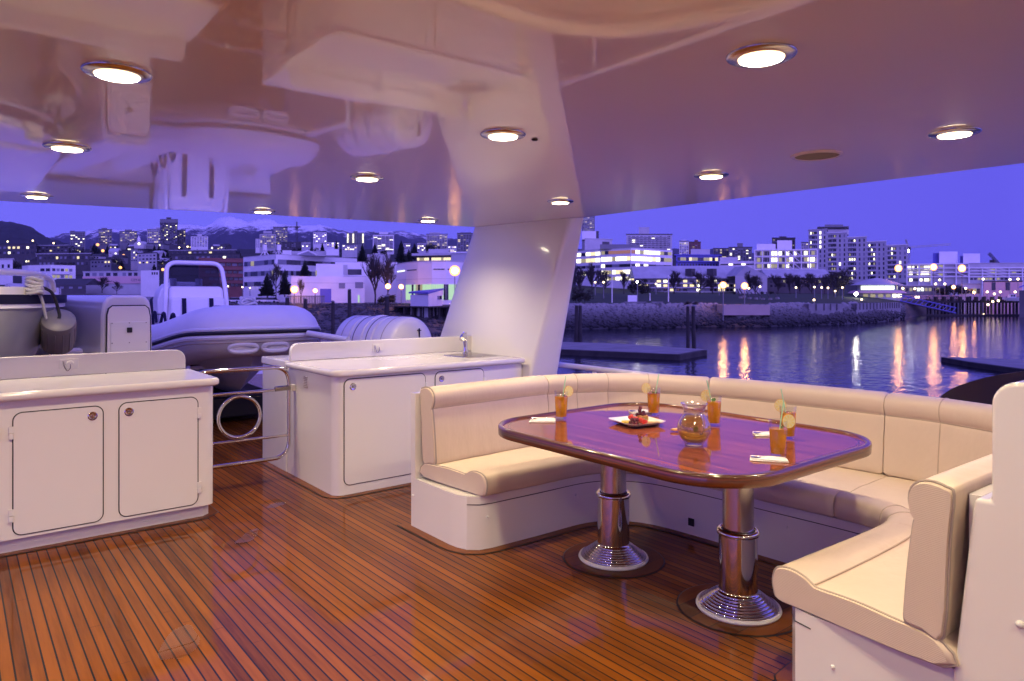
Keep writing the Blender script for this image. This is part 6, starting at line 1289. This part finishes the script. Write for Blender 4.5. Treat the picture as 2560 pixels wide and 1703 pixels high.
# parked cars on the left shore
cp = None; cr_ = random.Random(8)
for i in range(14):
    u = 566 + (i % 7) * 19 + cr_.uniform(-3, 3); d = 186 + (i // 7) * 12; p = at(u, d); z = gz(u, d) + .02; lb = f'parked car, {NUM[i % 7 + 1]} from the tender in the {"near" if i < 7 else "far"} row before the white office'
    if cp is None:
        cp = thing('parked_car', lb, 'car', (p.x, p.y, z), -YAW, 'cars parked before the white office')
        MB().prism([(-2.1, -.85), (2.1, -.85), (2.1, .85), (-2.1, .85)], .32, .82, [(-2.05, -.8), (2.05, -.8), (2.05, .8), (-2.05, .8)]).bevel(.08, 2).build('body', M['car_paint_pale'], cp, True, False)
        MB().prism([(-1.4, -.78), (1.2, -.78), (1.2, .78), (-1.4, .78)], .83, 1.42, [(-.9, -.65), (.6, -.65), (.6, .65), (-.9, .65)]).build('cabin', M['win_dark'], cp, False, False)
        MB().prism([(-.88, -.63), (.58, -.63), (.58, .63), (-.88, .63)], 1.425, 1.46).build('roof', M['car_paint_pale'], cp, False, False)
        for x in (-1.3, 1.3):
            for y in (-.82, .82): MB().lathe([(.02, -.1), (.32, -.1), (.32, .1), (.02, .1)], (0, 0, 0), 14).xf(Matrix.Translation((x, y, .32)) @ Matrix.Rotation(PI / 2, 4, 'X')).build('wheel', M['black_rubber'], cp, True, False)
    else: dup(cp, (p.x, p.y, z), -YAW + cr_.choice([0, PI]) + cr_.uniform(-.5, .5), lb)
# fence before the low white block
fn = thing('timber_fence', 'low slatted fence before the low white block under the orange lamps', 'fence', (*at(760, 175), -.6))
for k_ in range(24): q = at(718 + k_ * 4, 174.5); MB().box(q.x - .12, q.x + .12, q.y - .04, q.y + .04, -.7, hz(739, 174.5)).build('slat', M['far_grey'], fn)
MB().tube([(*at(718, 174.3), hz(741, 174.3)), (*at(812, 174.3), hz(741, 174.3))], .08, 4).build('rail', M['far_grey'], fn)
# evening haze over the harbour
m = MB(); m.box(-6800, 9800, -900, 11500, WZ - 2, 1500); hz_ = m.build('haze', None); t = bpy.data.materials.new('evening_haze'); t.use_nodes = True; t.node_tree.nodes.remove(t.node_tree.nodes['Principled BSDF'])
v_ = t.node_tree.nodes.new('ShaderNodeVolumePrincipled'); v_.inputs['Density'].default_value = HAZE; v_.inputs['Color'].default_value = (.50, .48, 1.0, 1); v_.inputs['Anisotropy'].default_value = 0
t.node_tree.links.new(v_.outputs['Volume'], t.node_tree.nodes['Material Output'].inputs['Volume']); hz_.data.materials.append(t); struct(hz_, 'stuff')
# =============================================================== sky, haze, camera
w = bpy.data.worlds.new('World'); SC.world = w; w.use_nodes = True
nt = w.node_tree; bg = nt.nodes['Background']
sky = nt.nodes.new('ShaderNodeTexSky'); sky.sky_type = 'NISHITA'; sky.sun_disc = False; sky.sun_elevation = rad(-2.5); sky.sun_rotation = rad(180 + 38)
tc = nt.nodes.new('ShaderNodeTexCoord')
dt = nt.nodes.new('ShaderNodeVectorMath'); dt.operation = 'DOT_PRODUCT'; nt.links.new(tc.outputs['Generated'], dt.inputs[0]); dt.inputs[1].default_value = (.12, .993, 0)
rp1 = nt.nodes.new('ShaderNodeValToRGB'); nt.links.new(dt.outputs['Value'], rp1.inputs['Fac'])
mr = nt.nodes.new('ShaderNodeMapRange'); mr.inputs['From Min'].default_value = -1; mr.inputs['From Max'].default_value = 1; nt.links.new(dt.outputs['Value'], mr.inputs['Value']); nt.links.new(mr.outputs['Result'], rp1.inputs['Fac'])
e = rp1.color_ramp.elements
e[0].position = .0; e[0].color = (.88, .68, 3.1, 1); e[1].position = .42; e[1].color = (.34, .28, 1.5, 1)
k = e.new(.62); k.color = (.150, .138, .92, 1)
k = e.new(.70); k.color = (.122, .110, .82, 1); k = e.new(1.0); k.color = (.172, .160, .97, 1)
sz = nt.nodes.new('ShaderNodeSeparateXYZ'); nt.links.new(tc.outputs['Generated'], sz.inputs[0])
rp2 = nt.nodes.new('ShaderNodeValToRGB'); nt.links.new(sz.outputs['Z'], rp2.inputs['Fac'])
e = rp2.color_ramp.elements; e[0].position = 0; e[0].color = (1.06, 1.03, 1.02, 1); e[1].position = .25; e[1].color = (1, 1, 1, 1)
k = e.new(.08); k.color = (1.12, 1.08, 1.04, 1); k = e.new(.9); k.color = (.95, .9, .85, 1)
mu = nt.nodes.new('ShaderNodeMix'); mu.data_type = 'RGBA'; mu.blend_type = 'MULTIPLY'; mu.inputs['Factor'].default_value = 1
nt.links.new(rp1.outputs['Color'], mu.inputs[6]); nt.links.new(rp2.outputs['Color'], mu.inputs[7])
ad = nt.nodes.new('ShaderNodeMix'); ad.data_type = 'RGBA'; ad.blend_type = 'ADD'; ad.inputs['Factor'].default_value = .08
nt.links.new(mu.outputs[2], ad.inputs[6]); nt.links.new(sky.outputs['Color'], ad.inputs[7])
nt.links.new(ad.outputs[2], bg.inputs['Color']); bg.inputs['Strength'].default_value = WORLD
cd = bpy.data.cameras.new('Camera'); cam = bpy.data.objects.new('Camera', cd); C.objects.link(cam)
cam.location = (0, 0, EYE); cam.rotation_euler = (PI / 2, 0, -YAW)
cd.sensor_width = 36; cd.lens = 36 * FPX / 2560; cd.shift_y = (V0 - 851.5) / 2560; cd.clip_start = .05; cd.clip_end = 40000
cd.dof.use_dof = True; cd.dof.focus_distance = 4.2; cd.dof.aperture_fstop = 5.6
SC.camera = cam
SC.view_settings.view_transform = 'Standard'; SC.view_settings.look = 'None'; SC.view_settings.exposure = EXPO; SC.view_settings.gamma = 1
cy = SC.cycles; cy.use_denoising = True; cy.max_bounces = 12; cy.transmission_bounces = 12; cy.glossy_bounces = 6; cy.diffuse_bounces = 4; cy.volume_bounces = 0
cy.sample_clamp_indirect = 6; cy.caustics_refractive = True; cy.blur_glossy = .3
